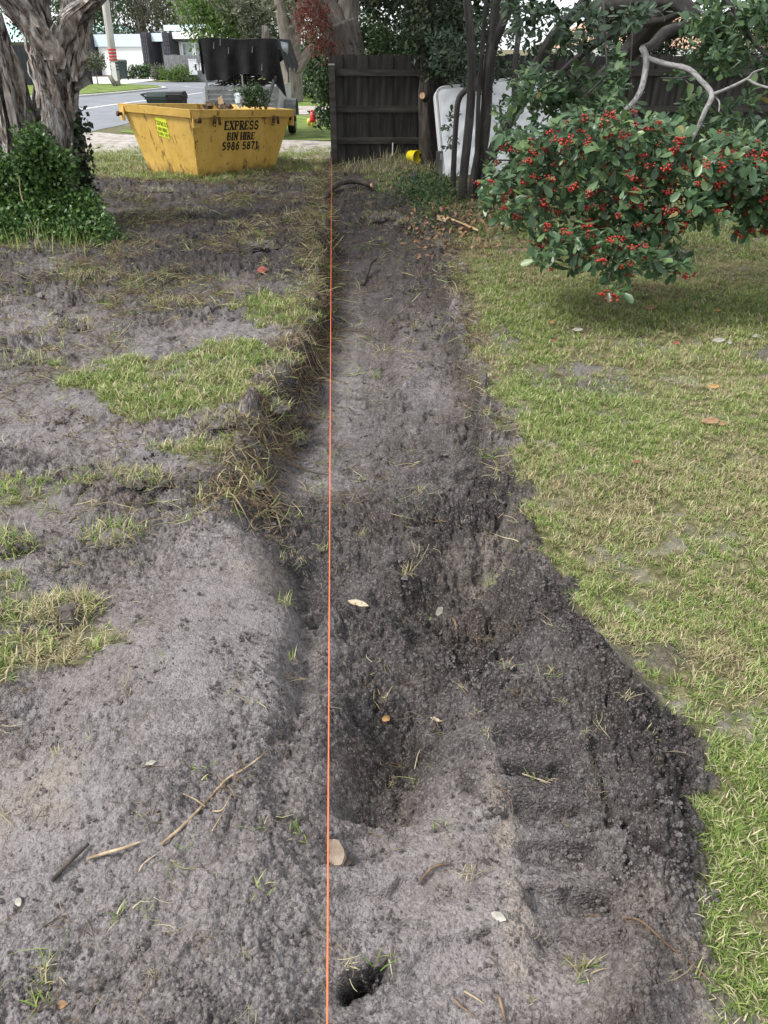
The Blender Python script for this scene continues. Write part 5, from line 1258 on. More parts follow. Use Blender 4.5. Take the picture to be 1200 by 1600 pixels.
for sgn, nm in ((0, 'front_panel'), (1, 'back_panel')):
    b = MB(); V = []
    for j in range(ny):
        for i in range(nx):
            s, t_ = .028 + (mw - .056) * i / (nx - 1), .028 + (mh - .056) * j / (ny - 1)
            ex = min(s, mw - s, t_, mh - t_); puff = .018 * min(1, ex / .10) + .014 * (math.cos(s * 26) * math.cos(t_ * 26)) * min(1, ex / .2)
            V.append(c0 + mx * s + mzv * t_ + myv * ((.012 - puff) if sgn == 0 else (mt - .012 + puff)))
    ii = np.arange(ny - 1)[:, None] * nx + np.arange(nx - 1)[None]; b.add(V, np.stack([ii, ii + 1, ii + nx + 1, ii + nx], -1).reshape(-1, 4)); b.build(nm, MATT, mt_o, True)
for ins, dd in ((.0, .004), (.0, mt - .004)):
    r = rrect(dd, -.004); b = MB(); b.tube(r + r[:1], .008, 6, cap=False); b.build('piping', MATT, mt_o, True)
b = MB(); p = [A(805, 170, 11.6), A(772, 225, 11.5), A(737, 280, 11.4)]; b.bar(p[0], p[2], .03, .05); o = b.build('timber_batten', RAILW); tag(o, 'brown timber batten leaning in front of the mattress', 'batten')

# stake, bucket, stone
STK = mat('stake_timber', [(.06, .055, .05), (.12, .11, .10), (.19, .18, .16)], 4, 6, 'Object', (5, 5, .6), rough=.9, bump=.4)
t = empty('timber_stake', (.735, 11.28, 0), 'weathered square timber stake in front of the mattress', 'stake')
zt = A(684, 236, 11.28)[2]; b = MB(); b.bar((.755, 11.28, -.15), (.745, 11.28, zt), .085, .06, (0, 1, 0)); b.build('post', STK, t)
b = MB(); b.box((.75, 11.235, zt - .10), (.785, 11.249, zt - .03)); b.build('number_tag', flat('dull_tin', (.30, .30, .30), .5), t)
YB = flat('yellow_bucket_plastic', (.78, .62, .015), .4, .05, .4)
bc = A(646, 243, 12.75); zb = gz(bc[0], 12.75)
t = empty('bucket', (bc[0], 12.75, zb), 'yellow plastic bucket lying on its side at the fence', 'bucket')
M = Matrix.Translation((0, 0, .085)) @ Vector((.60, -.74, .02)).to_track_quat('Z', 'Y').to_matrix().to_4x4() @ Matrix.Scale(.82, 4)
b = MB(); b.lathe([(0, -.115), (.082, -.115), (.09, -.10), (.108, .10), (.112, .10), (.112, .115), (.103, .115), (.100, .09), (.08, -.095), (0, -.095)], (0, 0, 0), 24, 2, M); b.build('body', YB, t, True, local=True)
b = MB(); b.tube([xf(M, np.array([[.113 * math.cos(a), .113 * math.sin(a) * .5 - .0, .09 - .11 * math.sin(a)]]))[0] for a in np.linspace(0, math.pi, 12)], .004, 6); b.build('handle', flat('wire_handle', (.5, .5, .48), .4), t, True, local=True)
b = MB(); c = gnd(648, 285); c[2] = gz(c[0], c[1]); b.ball((0, 0, .05), (.05, .06, .08), 12, 8, lump=.4, seed=2); o = b.build('stone', flat('dark_stone', (.05, .055, .06), .6, .3), base=c, local=True); tag(o, 'small dark grey stone lying in front of the leaning mattress', 'stone')
b = MB(); q = A(613, 243, 12.95); b.bar((q[0], 12.95, .05), (q[0] + .005, 12.95, A(613, 223, 12.95)[2]), .014, .012, (0, 1, 0)); o = b.build('white_peg', WP); tag(o, 'thin white peg standing at the foot of the fence', 'peg')

# ------------------------------------------------------------------ the berry tree (right): stems, hooked boughs, leaves and berries
CBARK = bark_mat('smooth_grey_bark', [(.022, .020, .019), (.052, .048, .045), (.11, .103, .098)], scale=14, long=3, bump=.5, bd=.01)
PBARK = bark_mat('pale_branch_bark', [(.09, .085, .08), (.25, .24, .235), (.42, .41, .40)], scale=60, long=26, bump=.5, bd=.005)
CB = np.array([1.05, 10.3, 0.])
ct = empty('berry_tree', CB, 'many-stemmed cotoneaster-like tree hung with red berries over the lawn', 'tree')
ct['label'] = 'many-stemmed evergreen tree hung with red berries over the lawn'
def bough(nm, pl, r, m=CBARK, seg=10, lump=.12):
    b = MB(); b.tube([A(*q) for q in pl], r, seg, lump=lump, seed=len(bpy.data.objects), sub=5); return b.build(nm, m, ct, True)
bough('stem', [(722, 320, 9.9), (724, 280, 9.9), (729, 230, 9.9), (735, 170, 9.9), (737, 125, 9.9), (735, 60, 9.9), (729, 0, 9.9), (724, -60, 9.9)], [.070, .052, .049, .048, .047, .045, .042, .04])
bough('stem', [(707, 310, 10.3), (709, 260, 10.3), (713, 190, 10.3), (717, 155, 10.3), (731, 138, 10.2)], [.042, .034, .032, .032, .028])
bough('stem', [(742, 318, 10.1), (744, 285, 10.1), (752, 235, 10.1), (759, 180, 10.1), (762, 130, 10.1), (769, 70, 10.1), (774, 20, 10.1), (776, -50, 10.1)], [.10, .085, .075, .072, .068, .065, .06, .05])
bough('stem', [(768, 75, 10.1), (782, 40, 10.1), (797, 0, 10.1), (812, -50, 10.1)], [.06, .065, .058, .05])
bough('stem', [(745, 140, 10.3), (762, 95, 10.3), (772, 60, 10.3)], [.05, .05, .045])
bough('stem', [(743, 300, 10.0), (745, 230, 10.0), (748, 150, 10.05), (755, 60, 10.1), (760, -10, 10.1)], [.03, .028, .026, .024, .02])
bough('bough', [(757, 312, 10.0), (768, 240, 9.9), (800, 182, 9.7), (822, 145, 9.5), (840, 100, 9.4), (868, 52, 9.2), (905, 15, 9.0), (940, -40, 8.8)], [.085, .07, .066, .062, .06, .058, .055, .045])
bough('bough', [(764, 318, 9.9), (800, 268, 9.5), (842, 230, 9.1), (900, 170, 8.6), (985, 78, 8.0), (1050, 8, 7.6), (1090, -50, 7.3)], [.10, .09, .085, .085, .09, .10, .09])
bough('bough', [(790, 215, 9.9), (803, 165, 9.9), (805, 100, 9.9), (810, 50, 10.0), (806, -20, 10.0)], [.035, .036, .034, .032, .03])
bough('bough', [(900, 18, 8.9), (955, 8, 8.0), (1010, 3, 7.2), (1050, -3, 6.7), (1076, 18, 6.5), (1078, 38, 6.4), (1060, 46, 6.3), (1038, 52, 6.2), (1018, 72, 6.1), (1004, 76, 6.05)], [.05, .055, .055, .055, .052, .05, .046, .042, .036, .028], CBARK, 12)
bough('bough', [(830, 170, 9.4), (880, 110, 9.0), (930, 70, 8.5), (985, 40, 8.0), (1040, 30, 7.4), (1120, -10, 6.8)], [.03, .03, .03, .028, .026, .022])
bough('branch', [(1004, 74, 6.05), (1010, 92, 6.0), (1007, 120, 5.95), (1001, 142, 5.9), (990, 160, 5.85), (975, 174, 5.85), (955, 190, 5.85), (930, 215, 5.85)], [.022, .021, .020, .019, .017, .015, .013, .010], PBARK)
bough('branch', [(1011, 91, 6.0), (1040, 100, 5.9), (1075, 108, 5.8), (1095, 126, 5.7), (1112, 148, 5.6), (1102, 172, 5.5), (1090, 200, 5.5), (1075, 228, 5.5), (1063, 245, 5.55), (1050, 262, 5.6)], [.017, .017, .017, .016, .017, .014, .013, .011, .009, .006], PBARK)
bough('branch', [(1112, 148, 5.6), (1140, 137, 5.5), (1168, 123, 5.4), (1178, 113, 5.35), (1194, 107, 5.3)], [.011, .010, .009, .006, .005], PBARK, 8)
bough('branch', [(1168, 123, 5.4), (1180, 131, 5.35), (1205, 137, 5.3), (1240, 130, 5.2)], [.009, .008, .007, .006], PBARK, 8)
bough('branch', [(1118, 152, 5.6), (1124, 160, 5.55), (1123, 175, 5.5)], [.006, .005, .004], PBARK, 6)
for pl, r in (([(985, 10, 6.8), (988, 60, 6.6), (985, 110, 6.4), (989, 150, 6.2)], .008), ([(943, 0, 6.8), (945, 50, 6.7), (949, 110, 6.5)], .009), ([(955, 105, 6.4), (940, 125, 6.3), (920, 145, 6.2)], .008), ([(1140, 20, 6), (1165, 45, 5.9), (1178, 62, 5.8), (1179, 72, 5.8)], .008), ([(1032, 122, 5.9), (1060, 122, 5.8), (1082, 118, 5.75)], .006), ([(760, 240, 9.6), (800, 225, 9), (840, 200, 8.4)], .012), ([(748, 300, 9.9), (790, 262, 9.4), (812, 228, 9.0)], .02),
              ([(990, 165, 5.8), (1000, 220, 5.7), (985, 300, 5.4), (960, 400, 5.0), (950, 440, 4.85)], .014), ([(930, 215, 5.8), (880, 240, 5.6), (820, 250, 5.4), (775, 250, 5.2)], .009), ([(1063, 245, 5.55), (1110, 260, 5.5), (1160, 270, 5.4), (1215, 290, 5.4)], .008), ([(985, 200, 5.8), (930, 300, 5.45), (880, 380, 5.2)], .008), ([(1040, 290, 5.6), (1020, 350, 5.3), (1010, 410, 5.1)], .007), ([(1120, -20, 6.3), (1150, 20, 6.1), (1180, 70, 5.9), (1220, 100, 5.8)], .016)):
    bough('twig', pl, [r, r * .9, r * .7] + [r * .5] * (len(pl) - 3), CBARK, 6, .05)
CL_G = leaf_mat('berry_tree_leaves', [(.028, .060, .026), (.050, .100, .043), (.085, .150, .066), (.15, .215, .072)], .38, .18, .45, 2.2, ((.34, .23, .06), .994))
CL_D = leaf_mat('berry_tree_leaves_painted_shade', [(.018, .036, .018), (.032, .060, .030), (.05, .085, .04)], .4, .15, .4, 1.6)  # darker copy of the leaf green, with shade painted into the colour
def leaf_shape(fold=.18, curl=.12):
    """obovate leaf, one metre long along x, folded on its midrib"""
    m = np.array([(0, 0, 0), (.36, 0, -.02), (.70, 0, -.03 - curl * .3), (1, 0, -.02 - curl)])
    l = np.array([(.28, .13, fold * .13), (.62, .245, fold * .245 - curl * .25), (.88, .19, fold * .19 - curl * .6)]); r = l * (1, -1, 1)
    V = np.concatenate([m, l, r]); T = [(0, 1, 4), (2, 3, 6), (5, 2, 6), (1, 0, 7), (3, 2, 9), (2, 8, 9)]; Q = [(1, 2, 5, 4), (2, 1, 7, 8)]
    return V, Q, T
LS = [leaf_shape(.18, .10), leaf_shape(.35, .22), leaf_shape(.08, .03), leaf_shape(-.12, .12)]
LEAFME = []
for i, (V, Q, T) in enumerate(LS):
    me = make_mesh('leaf', V, Q, T, True); me.materials.append(CL_G); LEAFME.append(me)
def frame(d, up):
    d = d / np.linalg.norm(d); s = np.cross(up, d); s /= np.linalg.norm(s) + 1e-9; return np.stack([d, s, np.cross(d, s)], 1)
MASS = [(752, 240), (775, 232), (800, 205), (835, 222), (862, 190), (905, 172), (935, 182), (960, 160), (1000, 178), (1045, 195), (1075, 232), (1100, 228), (1140, 215), (1205, 222), (1260, 240), (1260, 345), (1205, 352), (1165, 372), (1128, 362), (1098, 335), (1080, 330), (1062, 385), (1035, 385), (1010, 418), (985, 395), (968, 452), (945, 462), (928, 412), (905, 428), (880, 415), (890, 395), (850, 375), (842, 350), (800, 348), (775, 318), (782, 290), (758, 272)]
shoots = []
def add_shoots(n, test, x0, x1, y0, y1, depth, spread, dark=0):
    k = 0; g = 0
    while k < n and g < n * 60:
        g += 1
        px, py = random.uniform(x0, x1), random.uniform(y0, y1)
        if not test(px, py): continue
        Y = depth(px, py) + random.uniform(-spread, spread)
        shoots.append((at(px, py, Y), px, py, Y, dark)); k += 1
inm = lambda px, py: bool(inpoly(np.array(px), np.array(py), MASS))
dm = lambda px, py: 5.15 - .35 * max(0, (py - 300) / 150) + .25 * abs(px - 980) / 220
add_shoots(270, inm, 745, 1265, 155, 460, dm, .16)
add_shoots(190, inm, 745, 1265, 155, 440, lambda x, y: dm(x, y) + .42, .25, 0)
SP = [((805, 15), 30, 20), ((850, 20), 35, 22), ((880, 50), 30, 30), ((830, 45), 22, 26), ((835, 130), 30, 26), ((870, 148), 26, 22), ((905, 120), 20, 18), ((960, 130), 14, 22), ((970, 110), 12, 22), ((845, 175), 20, 16), ((1065, 118), 14, 14), ((1080, 155), 14, 12), ((1138, 172), 10, 16), ((1105, 195), 16, 18), ((1000, 25), 40, 18), ((1110, 45), 40, 36), ((1150, 70), 36, 34), ((1185, 30), 30, 40), ((1140, 100), 26, 20), ((1120, 110), 20, 14), ((1165, 160), 14, 12), ((1200, 120), 16, 24), ((1225, 60), 30, 60), ((1195, 200), 16, 14), ((1170, 30), 60, 30), ((935, 60), 30, 30), ((915, 20), 30, 18), ((1150, 240), 70, 30), ((1180, 300), 50, 45), ((1110, 300), 40, 40), ((1225, 300), 40, 60), ((770, 300), 20, 30), ((850, 395), 30, 20), ((1045, 420), 25, 20), ((875, 160), 24, 18), ((842, 150), 40, 34), ((895, 165), 36, 26), ((935, 140), 26, 34), ((800, 200), 26, 24), ((960, 165), 30, 20), ((1090, 175), 26, 26), ((1140, 205), 34, 20), ((1300, 60), 60, 60), ((1330, 270), 70, 60), ((1420, 330), 60, 50), ((1400, 180), 60, 50), ((1450, 60), 80, 50)]
for (cx, cy), rx, ry in SP:
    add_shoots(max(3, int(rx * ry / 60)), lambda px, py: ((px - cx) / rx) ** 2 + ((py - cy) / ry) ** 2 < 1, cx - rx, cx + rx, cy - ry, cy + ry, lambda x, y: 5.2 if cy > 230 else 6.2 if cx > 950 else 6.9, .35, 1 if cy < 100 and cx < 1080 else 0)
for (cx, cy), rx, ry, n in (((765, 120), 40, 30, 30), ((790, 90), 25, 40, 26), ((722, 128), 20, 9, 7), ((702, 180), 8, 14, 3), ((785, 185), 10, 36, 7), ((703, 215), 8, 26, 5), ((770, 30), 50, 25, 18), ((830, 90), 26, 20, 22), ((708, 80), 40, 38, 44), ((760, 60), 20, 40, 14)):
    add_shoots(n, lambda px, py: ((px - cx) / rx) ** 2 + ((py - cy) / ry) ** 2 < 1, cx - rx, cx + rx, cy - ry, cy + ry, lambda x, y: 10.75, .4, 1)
for k in range(900):   # crown overhead, above the picture
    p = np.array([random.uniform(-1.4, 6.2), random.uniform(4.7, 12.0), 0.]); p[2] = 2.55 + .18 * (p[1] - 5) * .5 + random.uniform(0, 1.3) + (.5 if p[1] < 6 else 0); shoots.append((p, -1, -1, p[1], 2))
LV = []   # (matrix 3x3, origin, length, shape, dark, depth, inpic)
BR = []
for c, px, py, Y, dark in shoots:
    inpic = px >= 0
    d = np.array([random.gauss(0, .7), random.gauss(-.35, .6), random.gauss(-.25 if inm(px, py) else .1, .5)]); d /= np.linalg.norm(d)
    L = random.uniform(.12, .19); nl = random.randint(9, 12)
    up = np.array([0, -.45, 1.0])
    for i in range(nl):
        t = (i + .6) / nl; an = i * 2.4 + random.uniform(-.4, .4)
        F = frame(d, up); side = F[:, 1] * math.cos(an) + F[:, 2] * math.sin(an)
        ld = d * (.45 + .5 * t) + side * .85 + np.array([0, 0, .12]); 
        M3 = frame(ld, up + side * .25 + np.array([random.gauss(0, .3), random.gauss(0, .3), 0]))
        big = random.choice([.045, .06, .075, .08, .09, .095]) * random.uniform(.85, 1.1) * (.75 + .35 * t) * (1.0 if dark != 2 else 1.5)
        if dark == 1 and px < 860 and Y > 8: big *= .9
        LV.append((M3, c + d * (L * (t - .5)), big, random.randint(0, 3), dark, Y, inpic))
    if dark != 2 and random.random() < ((.52 if inm(px, py) else .30)): BR.append((c - d * .02 + np.array([random.gauss(0, .02), -.075 * (Y < 6), random.gauss(0, .02)]), Y))
ordr = sorted([i for i, l in enumerate(LV) if l[6] and l[4] == 0], key=lambda i: LV[i][5] - (.25 if LV[i][0][2, 2] > .5 else 0))
single = set(ordr[:300])
bufs = {}
for i, (M3, p, s, k, dark, Y, ip) in enumerate(LV):
    if i in single:
        o = link('leaf', LEAFME[k], None, ct)
        M4 = Matrix([list(M3[r] * s) + [float(p[r] - CB[r])] for r in range(3)] + [[0, 0, 0, 1]]); o.matrix_local = M4
    else:
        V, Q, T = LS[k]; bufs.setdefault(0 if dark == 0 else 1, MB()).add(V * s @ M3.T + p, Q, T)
bufs[0].build('foliage', CL_G, ct, True, kind='stuff'); bufs[1].build('painted_shade_foliage', CL_D, ct, True, kind='stuff')
BERRY = N('red_berries'); oi = BERRY.new('ShaderNodeNewGeometry').outputs['Random Per Island']; BERRY = BERRY.finish(BERRY.ramp(oi, [(.1, (.15, .006, .007)), (.6, (.28, .012, .010)), (.95, (.38, .035, .016))]), .3, None, 0, .5)
bm = []
for v in range(4):
    b = MB(); rg = random.Random(v)
    for k in range(13):
        q = np.array([rg.gauss(0, .014), rg.gauss(0, .012), rg.gauss(0, .008)]); b.ball(q, .0058 * rg.uniform(.9, 1.25), 6, 4)
    me = b.mesh('berry_cluster', True); me.materials.append(BERRY); bm.append(me)
for k, (p, Y) in enumerate(sorted(BR, key=lambda q: q[1])[:290]):
    o = link('berry_cluster', bm[k % 4], None, ct); s = random.uniform(.8, 1.35)
    o.location = Vector([float(x) for x in p - CB]); o.rotation_euler = (random.uniform(-.5, .5), random.uniform(-.5, .5), random.uniform(0, 6.28)); o.scale = (s, s, s)
# ------------------------------------------------------------------ what lies about on the soil and the lawn
def gpt(px, py, up=0.0):
    z = 0.0
    for _ in range(6):
        p = gnd(px, py, z); z = .5 * z + .5 * gz(p[0], p[1])
    p = gnd(px, py, z); p[2] = gz(p[0], p[1]) + up
    return p
ROOTP = mat('pale_root', [(.09, .065, .04), (.27, .20, .125), (.45, .37, .25)], 30, 5, rough=.8, bump=.5, bdist=.003, bscale=120)
ROOTB = mat('brown_root', [(.05, .032, .02), (.14, .09, .055), (.26, .18, .11)], 26, 5, rough=.85, bump=.5, bdist=.003, bscale=120)
DARKW = mat('dark_wet_wood', [(.015, .012, .010), (.045, .036, .03), (.09, .075, .06)], 24, 5, rough=.8, bump=.6, bdist=.004, bscale=100)
CHIPM = mat('pale_wood_chip', [(.22, .17, .11), (.38, .31, .22), (.48, .42, .32)], 30, 5, 'Object', (1, 4, 1), rough=.8, bump=.4, bdist=.002, bscale=120)
LEAFO = flat('orange_dead_leaf', (.30, .17, .065), .6, .4, sc=30); LEAFW = flat('bleached_leaf', (.27, .255, .22), .7, .45, sc=30); LEAFB = flat('brown_dead_leaf', (.22, .13, .07), .7, .3, sc=30); LEAFR = flat('red_dead_leaf', (.22, .065, .045), .6, .35, sc=30)
def stick(nm, pl, r, m, label, cat, sides=(), up=None, group=None):
    if pl[0][1] > 700: r = np.array(r, float) * .72
    sides = [(s_, q_ * .75) for s_, q_ in sides]
    P = [gpt(*q) for q in pl]; r = np.array(r, float) if np.ndim(r) else np.linspace(r, r * .55, len(P))
    for i, p in enumerate(P): p[2] += r[i] * .9 + (.006 if p[1] < 3 else 0) + (up[i] if up else 0)
    b = MB(); b.tube(P, r, 8, lump=.22, seed=len(bpy.data.objects), lf=4, sub=5)
    if not sides:
        o = b.build(nm, m, base=P[0], smooth=True); tag(o, label, cat, group); return
    t = empty(nm, P[0], label, cat, group); b.build('main_root', m, t, True)
    for s, sr in sides:
        Q = [gpt(*q) for q in s]
        for k, q in enumerate(Q): q[2] += sr * .8 + (.006 if k else .003)
        b = MB(); b.tube(Q, np.linspace(sr, sr * .4, len(Q)), 7, lump=.2, seed=len(bpy.data.objects), sub=4); b.build('side_root', m, t, True)
stick('root', [(252, 1324), (285, 1296), (318, 1262), (342, 1236), (356, 1220), (380, 1206), (398, 1193), (418, 1176)], [.0052, .0056, .0052, .0046, .004, .0036, .0032, .0016], ROOTP, 'long pale forked root lying on the bare soil at near left', 'root',
      [([(342, 1236), (322, 1226), (300, 1214)][:1] + [(352, 1228), (346, 1222), (340, 1213)], .0032), ([(322, 1265), (306, 1253), (287, 1244)], .0036), ([(333, 1272), (348, 1270), (360, 1250), (363, 1242)], .0030), ([(332, 1300), (345, 1280), (352, 1270)], .0028)])
stick('stick', [(138, 1345), (168, 1337), (198, 1328), (222, 1318)], [.004, .0055, .005, .003], ROOTP, 'straight peeled pale stick beside the long forked root', 'stick')
stick('twig', [(218, 1365), (226, 1352), (245, 1338)], .0032, CHIPM, 'short pale twig under the forked root', 'twig')
stick('stick', [(83, 1381), (110, 1352), (140, 1322)], [.0065, .0075, .005], DARKW, 'dark damp stick at near left of the forked root', 'stick')
stick('root', [(915, 1432), (945, 1434), (976, 1437), (1000, 1452), (1040, 1480), (1075, 1505), (1105, 1532)], [.0018, .003, .0034, .003, .003, .0026, .0015], ROOTB, 'long thin brown root trailing from the track to the lawn edge', 'root', [([(976, 1437), (985, 1446), (1002, 1446)], .0015)])
stick('twig', [(655, 1385), (664, 1370), (680, 1357), (704, 1352)], [.0026, .0032, .003, .002], ROOTB, 'curved brown twig just right of the string, near the photographer', 'twig')
stick('stick', [(816, 1212), (836, 1219), (860, 1226)], [.003, .003, .0022], CHIPM, 'straw-coloured stick across the top of the tyre track', 'stick')
stick('twig', [(725, 1552), (742, 1562), (757, 1572)], .003, ROOTP, 'short pale twig at the very front, right of the string', 'twig')
stick('twig', [(708, 1563), (722, 1577), (745, 1594)], .0026, ROOTB, 'brown twig at the very front beside the pale short one', 'twig')
stick('stick', [(779, 1560), (785, 1582), (790, 1602)], .004, ROOTB, 'upright-lying brown stick at the front edge below the tyre track', 'stick')
stick('twig', [(648, 1200), (652, 1185), (656, 1174)], .003, CHIPM, 'small pale twig on the floor of the dug hole', 'twig')
stick('root', [(398, 712), (403, 728), (407, 748), (405, 768)], [.006, .007, .006, .003], ROOTP, 'pale curved root hanging out of the left trench bank', 'root', up=[.03, .015, .005, 0])
stick('root', [(380, 746), (388, 728), (398, 718)], .005, ROOTP, 'thin root crossing behind the pale curved one on the left bank', 'root')
stick('root', [(430, 800), (436, 818), (440, 836)], [.006, .006, .003], ROOTP, 'short pale root low on the left trench bank', 'root')
stick('twig', [(414, 786), (428, 782), (441, 779)], .004, ROOTP, 'pale twig lying across the left bank above the short root', 'twig')
stick('twig', [(535, 740), (560, 722), (580, 706), (598, 686)], [.003, .004, .004, .002], ROOTB, 'long thin twig slanting over the soil beside the string, mid trench', 'twig')
stick('twig', [(472, 420), (484, 405), (500, 386)], [.006, .008, .005], ROOTP, 'thin pale stick leaning on the left trench edge near the fence end', 'twig', up=[.0, .03, .07])
stick('twig', [(519, 394), (528, 386), (538, 377)], [.006, .007, .004], ROOTP, 'thin pale stick just right of the string toward the fence', 'twig', up=[.0, .03, .06])
stick('root', [(505, 312), (522, 300), (540, 296), (560, 294), (581, 297)], [.03, .035, .035, .034, .030], DARKW, 'thick dark root arching over the far end of the trench', 'root', up=[-.02, .03, .06, .05, .03])
par = [o for o in COL.objects if o.get('label', '').startswith('thick dark root arching')][0]
b = MB(); c = gpt(581, 297, .058); b.tube([c - (.01, 0, 0), c + (.006, -.008, 0)], .027, 10); o = b.build('cut_end', WOODC); o.parent = par; o.location = -par.location
stick('root', [(567, 446), (574, 434), (580, 424), (590, 418)], [.022, .016, .012, .006], DARKW, 'dark forked root stub standing in the trench floor', 'root', [([(570, 440), (569, 428), (572, 420)], .010)], up=[-.01, .03, .07, .09])
# split piece of branch
t = empty('split_branch', gpt(683, 350), 'split branch with fresh orange wood lying on the far right bank', 'branch')
P = [gpt(682, 349, .03), gpt(700, 354, .05), gpt(722, 361, .04), gpt(746, 368, .03)]
b = MB(); b.tube(P, [.03, .045, .04, .012], 9, lump=.25, seed=3, sub=4); b.build('bark', ROUGHBARK, t, True)
b = MB(); q = [p + (0, -.03, .03) for p in P]
for i in range(3):
    w = (.028, .034, .026, .008); b.add([q[i] + (0, -w[i] * .5, -w[i]), q[i + 1] + (0, -w[i + 1] * .5, -w[i + 1]), q[i + 1] + (0, .01, w[i + 1] * .6), q[i] + (0, .01, w[i] * .6)], [(0, 1, 2, 3)])
b.build('split_face', WOODC, t)
def chip(nm, px, py, L, w, th_, az, m, label, cat, up=.004, tilt=.2):
    c = gpt(px, py, up); b = MB(); n_ = 7; top, bot = [], []
    s = random.Random(px + py)
    for i in range(n_):
        t = i / (n_ - 1); hw = w / 2 * (1 - abs(2 * t - 1) ** 2.2) * (.8 + .4 * s.random()) + w * .06
        for sg in (-1, 1): top.append(((t - .5) * L, sg * hw, th_ + .3 * th_ * math.sin(t * 5)))
    V = np.array(top + [(x, y, z - th_) for x, y, z in top]); k = 2 * n_
    Q = [(2 * i, 2 * i + 2, 2 * i + 3, 2 * i + 1) for i in range(n_ - 1)] + [(k + 2 * i + 1, k + 2 * i + 3, k + 2 * i + 2, k + 2 * i) for i in range(n_ - 1)]
    Q += [(2 * i, k + 2 * i, k + 2 * i + 2, 2 * i + 2) for i in range(n_ - 1)] + [(2 * i + 3, k + 2 * i + 3, k + 2 * i + 1, 2 * i + 1) for i in range(n_ - 1)] + [(0, 1, k + 1, k), (k - 2, 2 * k - 2, 2 * k - 1, k - 1)]
    b.add(V @ (rot('Z', az) @ rot('X', tilt) @ rot('Y', -.1)).T, Q); o = b.build(nm, m, base=c, local=True); return tag(o, label, cat)
chip('wood_chip', 560, 944, .085, .024, .006, -.45, CHIPM, 'pale wood chip just right of the string in the trench', 'wood chip')
chip('wood_chip', 683, 1121, .062, .014, .005, -.1, CHIPM, 'narrow pale wood chip on the right side of the dug hole', 'wood chip')
chip('dead_leaf', 603, 1124, .028, .018, .002, .6, LEAFO, 'curled orange leaf at the back rim of the dug hole', 'leaf', tilt=.5)
chip('dead_leaf', 779, 1434, .034, .016, .002, -.5, LEAFW, 'bleached curled leaf on the smooth soil left of the tyre track', 'leaf', tilt=.5)
chip('bark_slab', 523, 1335, .075, .045, .012, -1.0, mat('tan_bark', [(.10, .072, .052), (.19, .145, .11), (.28, .22, .175)], 20, 5, rough=.85, bump=.5), 'tan slab of bark half buried beside the string at the front', 'bark', .0, .35)
chip('dark_bark', 541, 1352, .05, .018, .012, .9, DARKW, 'dark bark sliver against the tan slab', 'bark', .004)
chip('paper_scrap', 690, 955, .05, .04, .004, .4, LEAFW, 'torn whitish papery bark scrap in the middle of the trench', 'bark', .008, .7)
stick('twig', [(706, 962), (711, 975), (714, 990)], [.004, .005, .003], ROOTB, 'brown twig beside the torn papery scrap', 'twig')
chip('dead_leaf', 235, 1193, .03, .012, .002, .3, LEAFW, 'white ragged leaf scrap above the forked root', 'leaf', tilt=.3)
chip('dead_leaf', 342, 462 + 0, .03, .02, .002, .3, LEAFB, 'small brown leaf on the churned soil at middle left', 'leaf')
chip('dead_leaf', 410, 428, .09, .06, .003, .2, LEAFR, 'red-orange leaf on the churned soil left of the trench', 'leaf', .02, .6)
chip('dead_leaf', 30, 1412, .024, .012, .002, -.9, LEAFW, 'pale oval leaf at the left edge of the bare soil', 'leaf')
chip('dead_leaf', 97, 1572, .026, .012, .002, .1, LEAFB, 'brown leaf scrap at the bottom left corner', 'leaf')
for px, py, L, az, m, lab in ((902, 520, .085, -.1, LEAFW, 'bleached leaf on the lawn, nearest below the hanging bush'), (1122, 537, .10, .1, LEAFW, 'wide bleached leaf on the lawn at far right'), (1139, 540, .07, .9, LEAFW, 'narrow bleached leaf touching the wide one on the lawn'), (1180, 530, .07, .3, LEAFW, 'pale curled leaf at the right edge of the lawn'), (865, 538, .05, .4, LEAFR, 'red leaf on the lawn below the left of the bush'), (1056, 541, .06, .1, LEAFR, 'red leaf on the lawn left of the bleached pair'), (862, 508, .07, .9, LEAFO, 'orange leaf on the lawn near the trench, below the bush'),
                            (1108, 664, .11, .05, LEAFB, 'large brown curled leaf on the dry lawn at right'), (1128, 668, .07, .5, LEAFB, 'smaller brown leaf overlapping the large curled one'), (993, 728, .035, .2, LEAFR, 'pinkish-red leaf in the middle of the sunny lawn'), (1113, 610, .08, 0, LEAFO, 'tan leaf on the lawn above the brown curled leaf'), (1015, 485, .12, .3, LEAFB, 'brown crumpled leaf in the shade under the bush'), (722, 417, .10, .2, LEAFW, 'whitish leaf at the far lawn edge by the trench'), (1120, 490, .07, 0, LEAFO, 'tan leaf in the shade of the bush at right'), (1085, 480, .06, .7, LEAFB, 'small brown leaf in the shade right of the crumpled one')):
    chip('dead_leaf', px, py, L * .8, L * .33, .002, az, m, lab, 'leaf', .022, .45)
def tuft(px, py, n_, L, label, dry=.4, spread=.012, group=None, cat='grass tuft', nm='grass_tuft'):
    c = gpt(px, py); t = empty(nm, c, label, cat, group)
    for mt_, k in ((GREEN, int(n_ * (1 - dry))), (STRAW, int(n_ * dry))):
        if k < 1: continue
        b = MB()
        for i in range(k):
            V, Q, T = blade(None, random.uniform(.5, 1.1) * L, random.uniform(.0028, .005), random.uniform(.3, 1.5), random.uniform(0, 6.283), (random.gauss(0, spread), random.gauss(0, spread)), 0, 4); b.add(V + c, Q, T)
        b.build('green_blades' if mt_ is GREEN else 'dry_blades', mt_, t, kind='stuff')
    b = MB(); b.ball((0, 0, .0), (spread * 1.5, spread * 1.3, spread * .8), 10, 6, lump=.6, seed=int(px)); o = b.build('root_ball', SOILM, t, local=True)
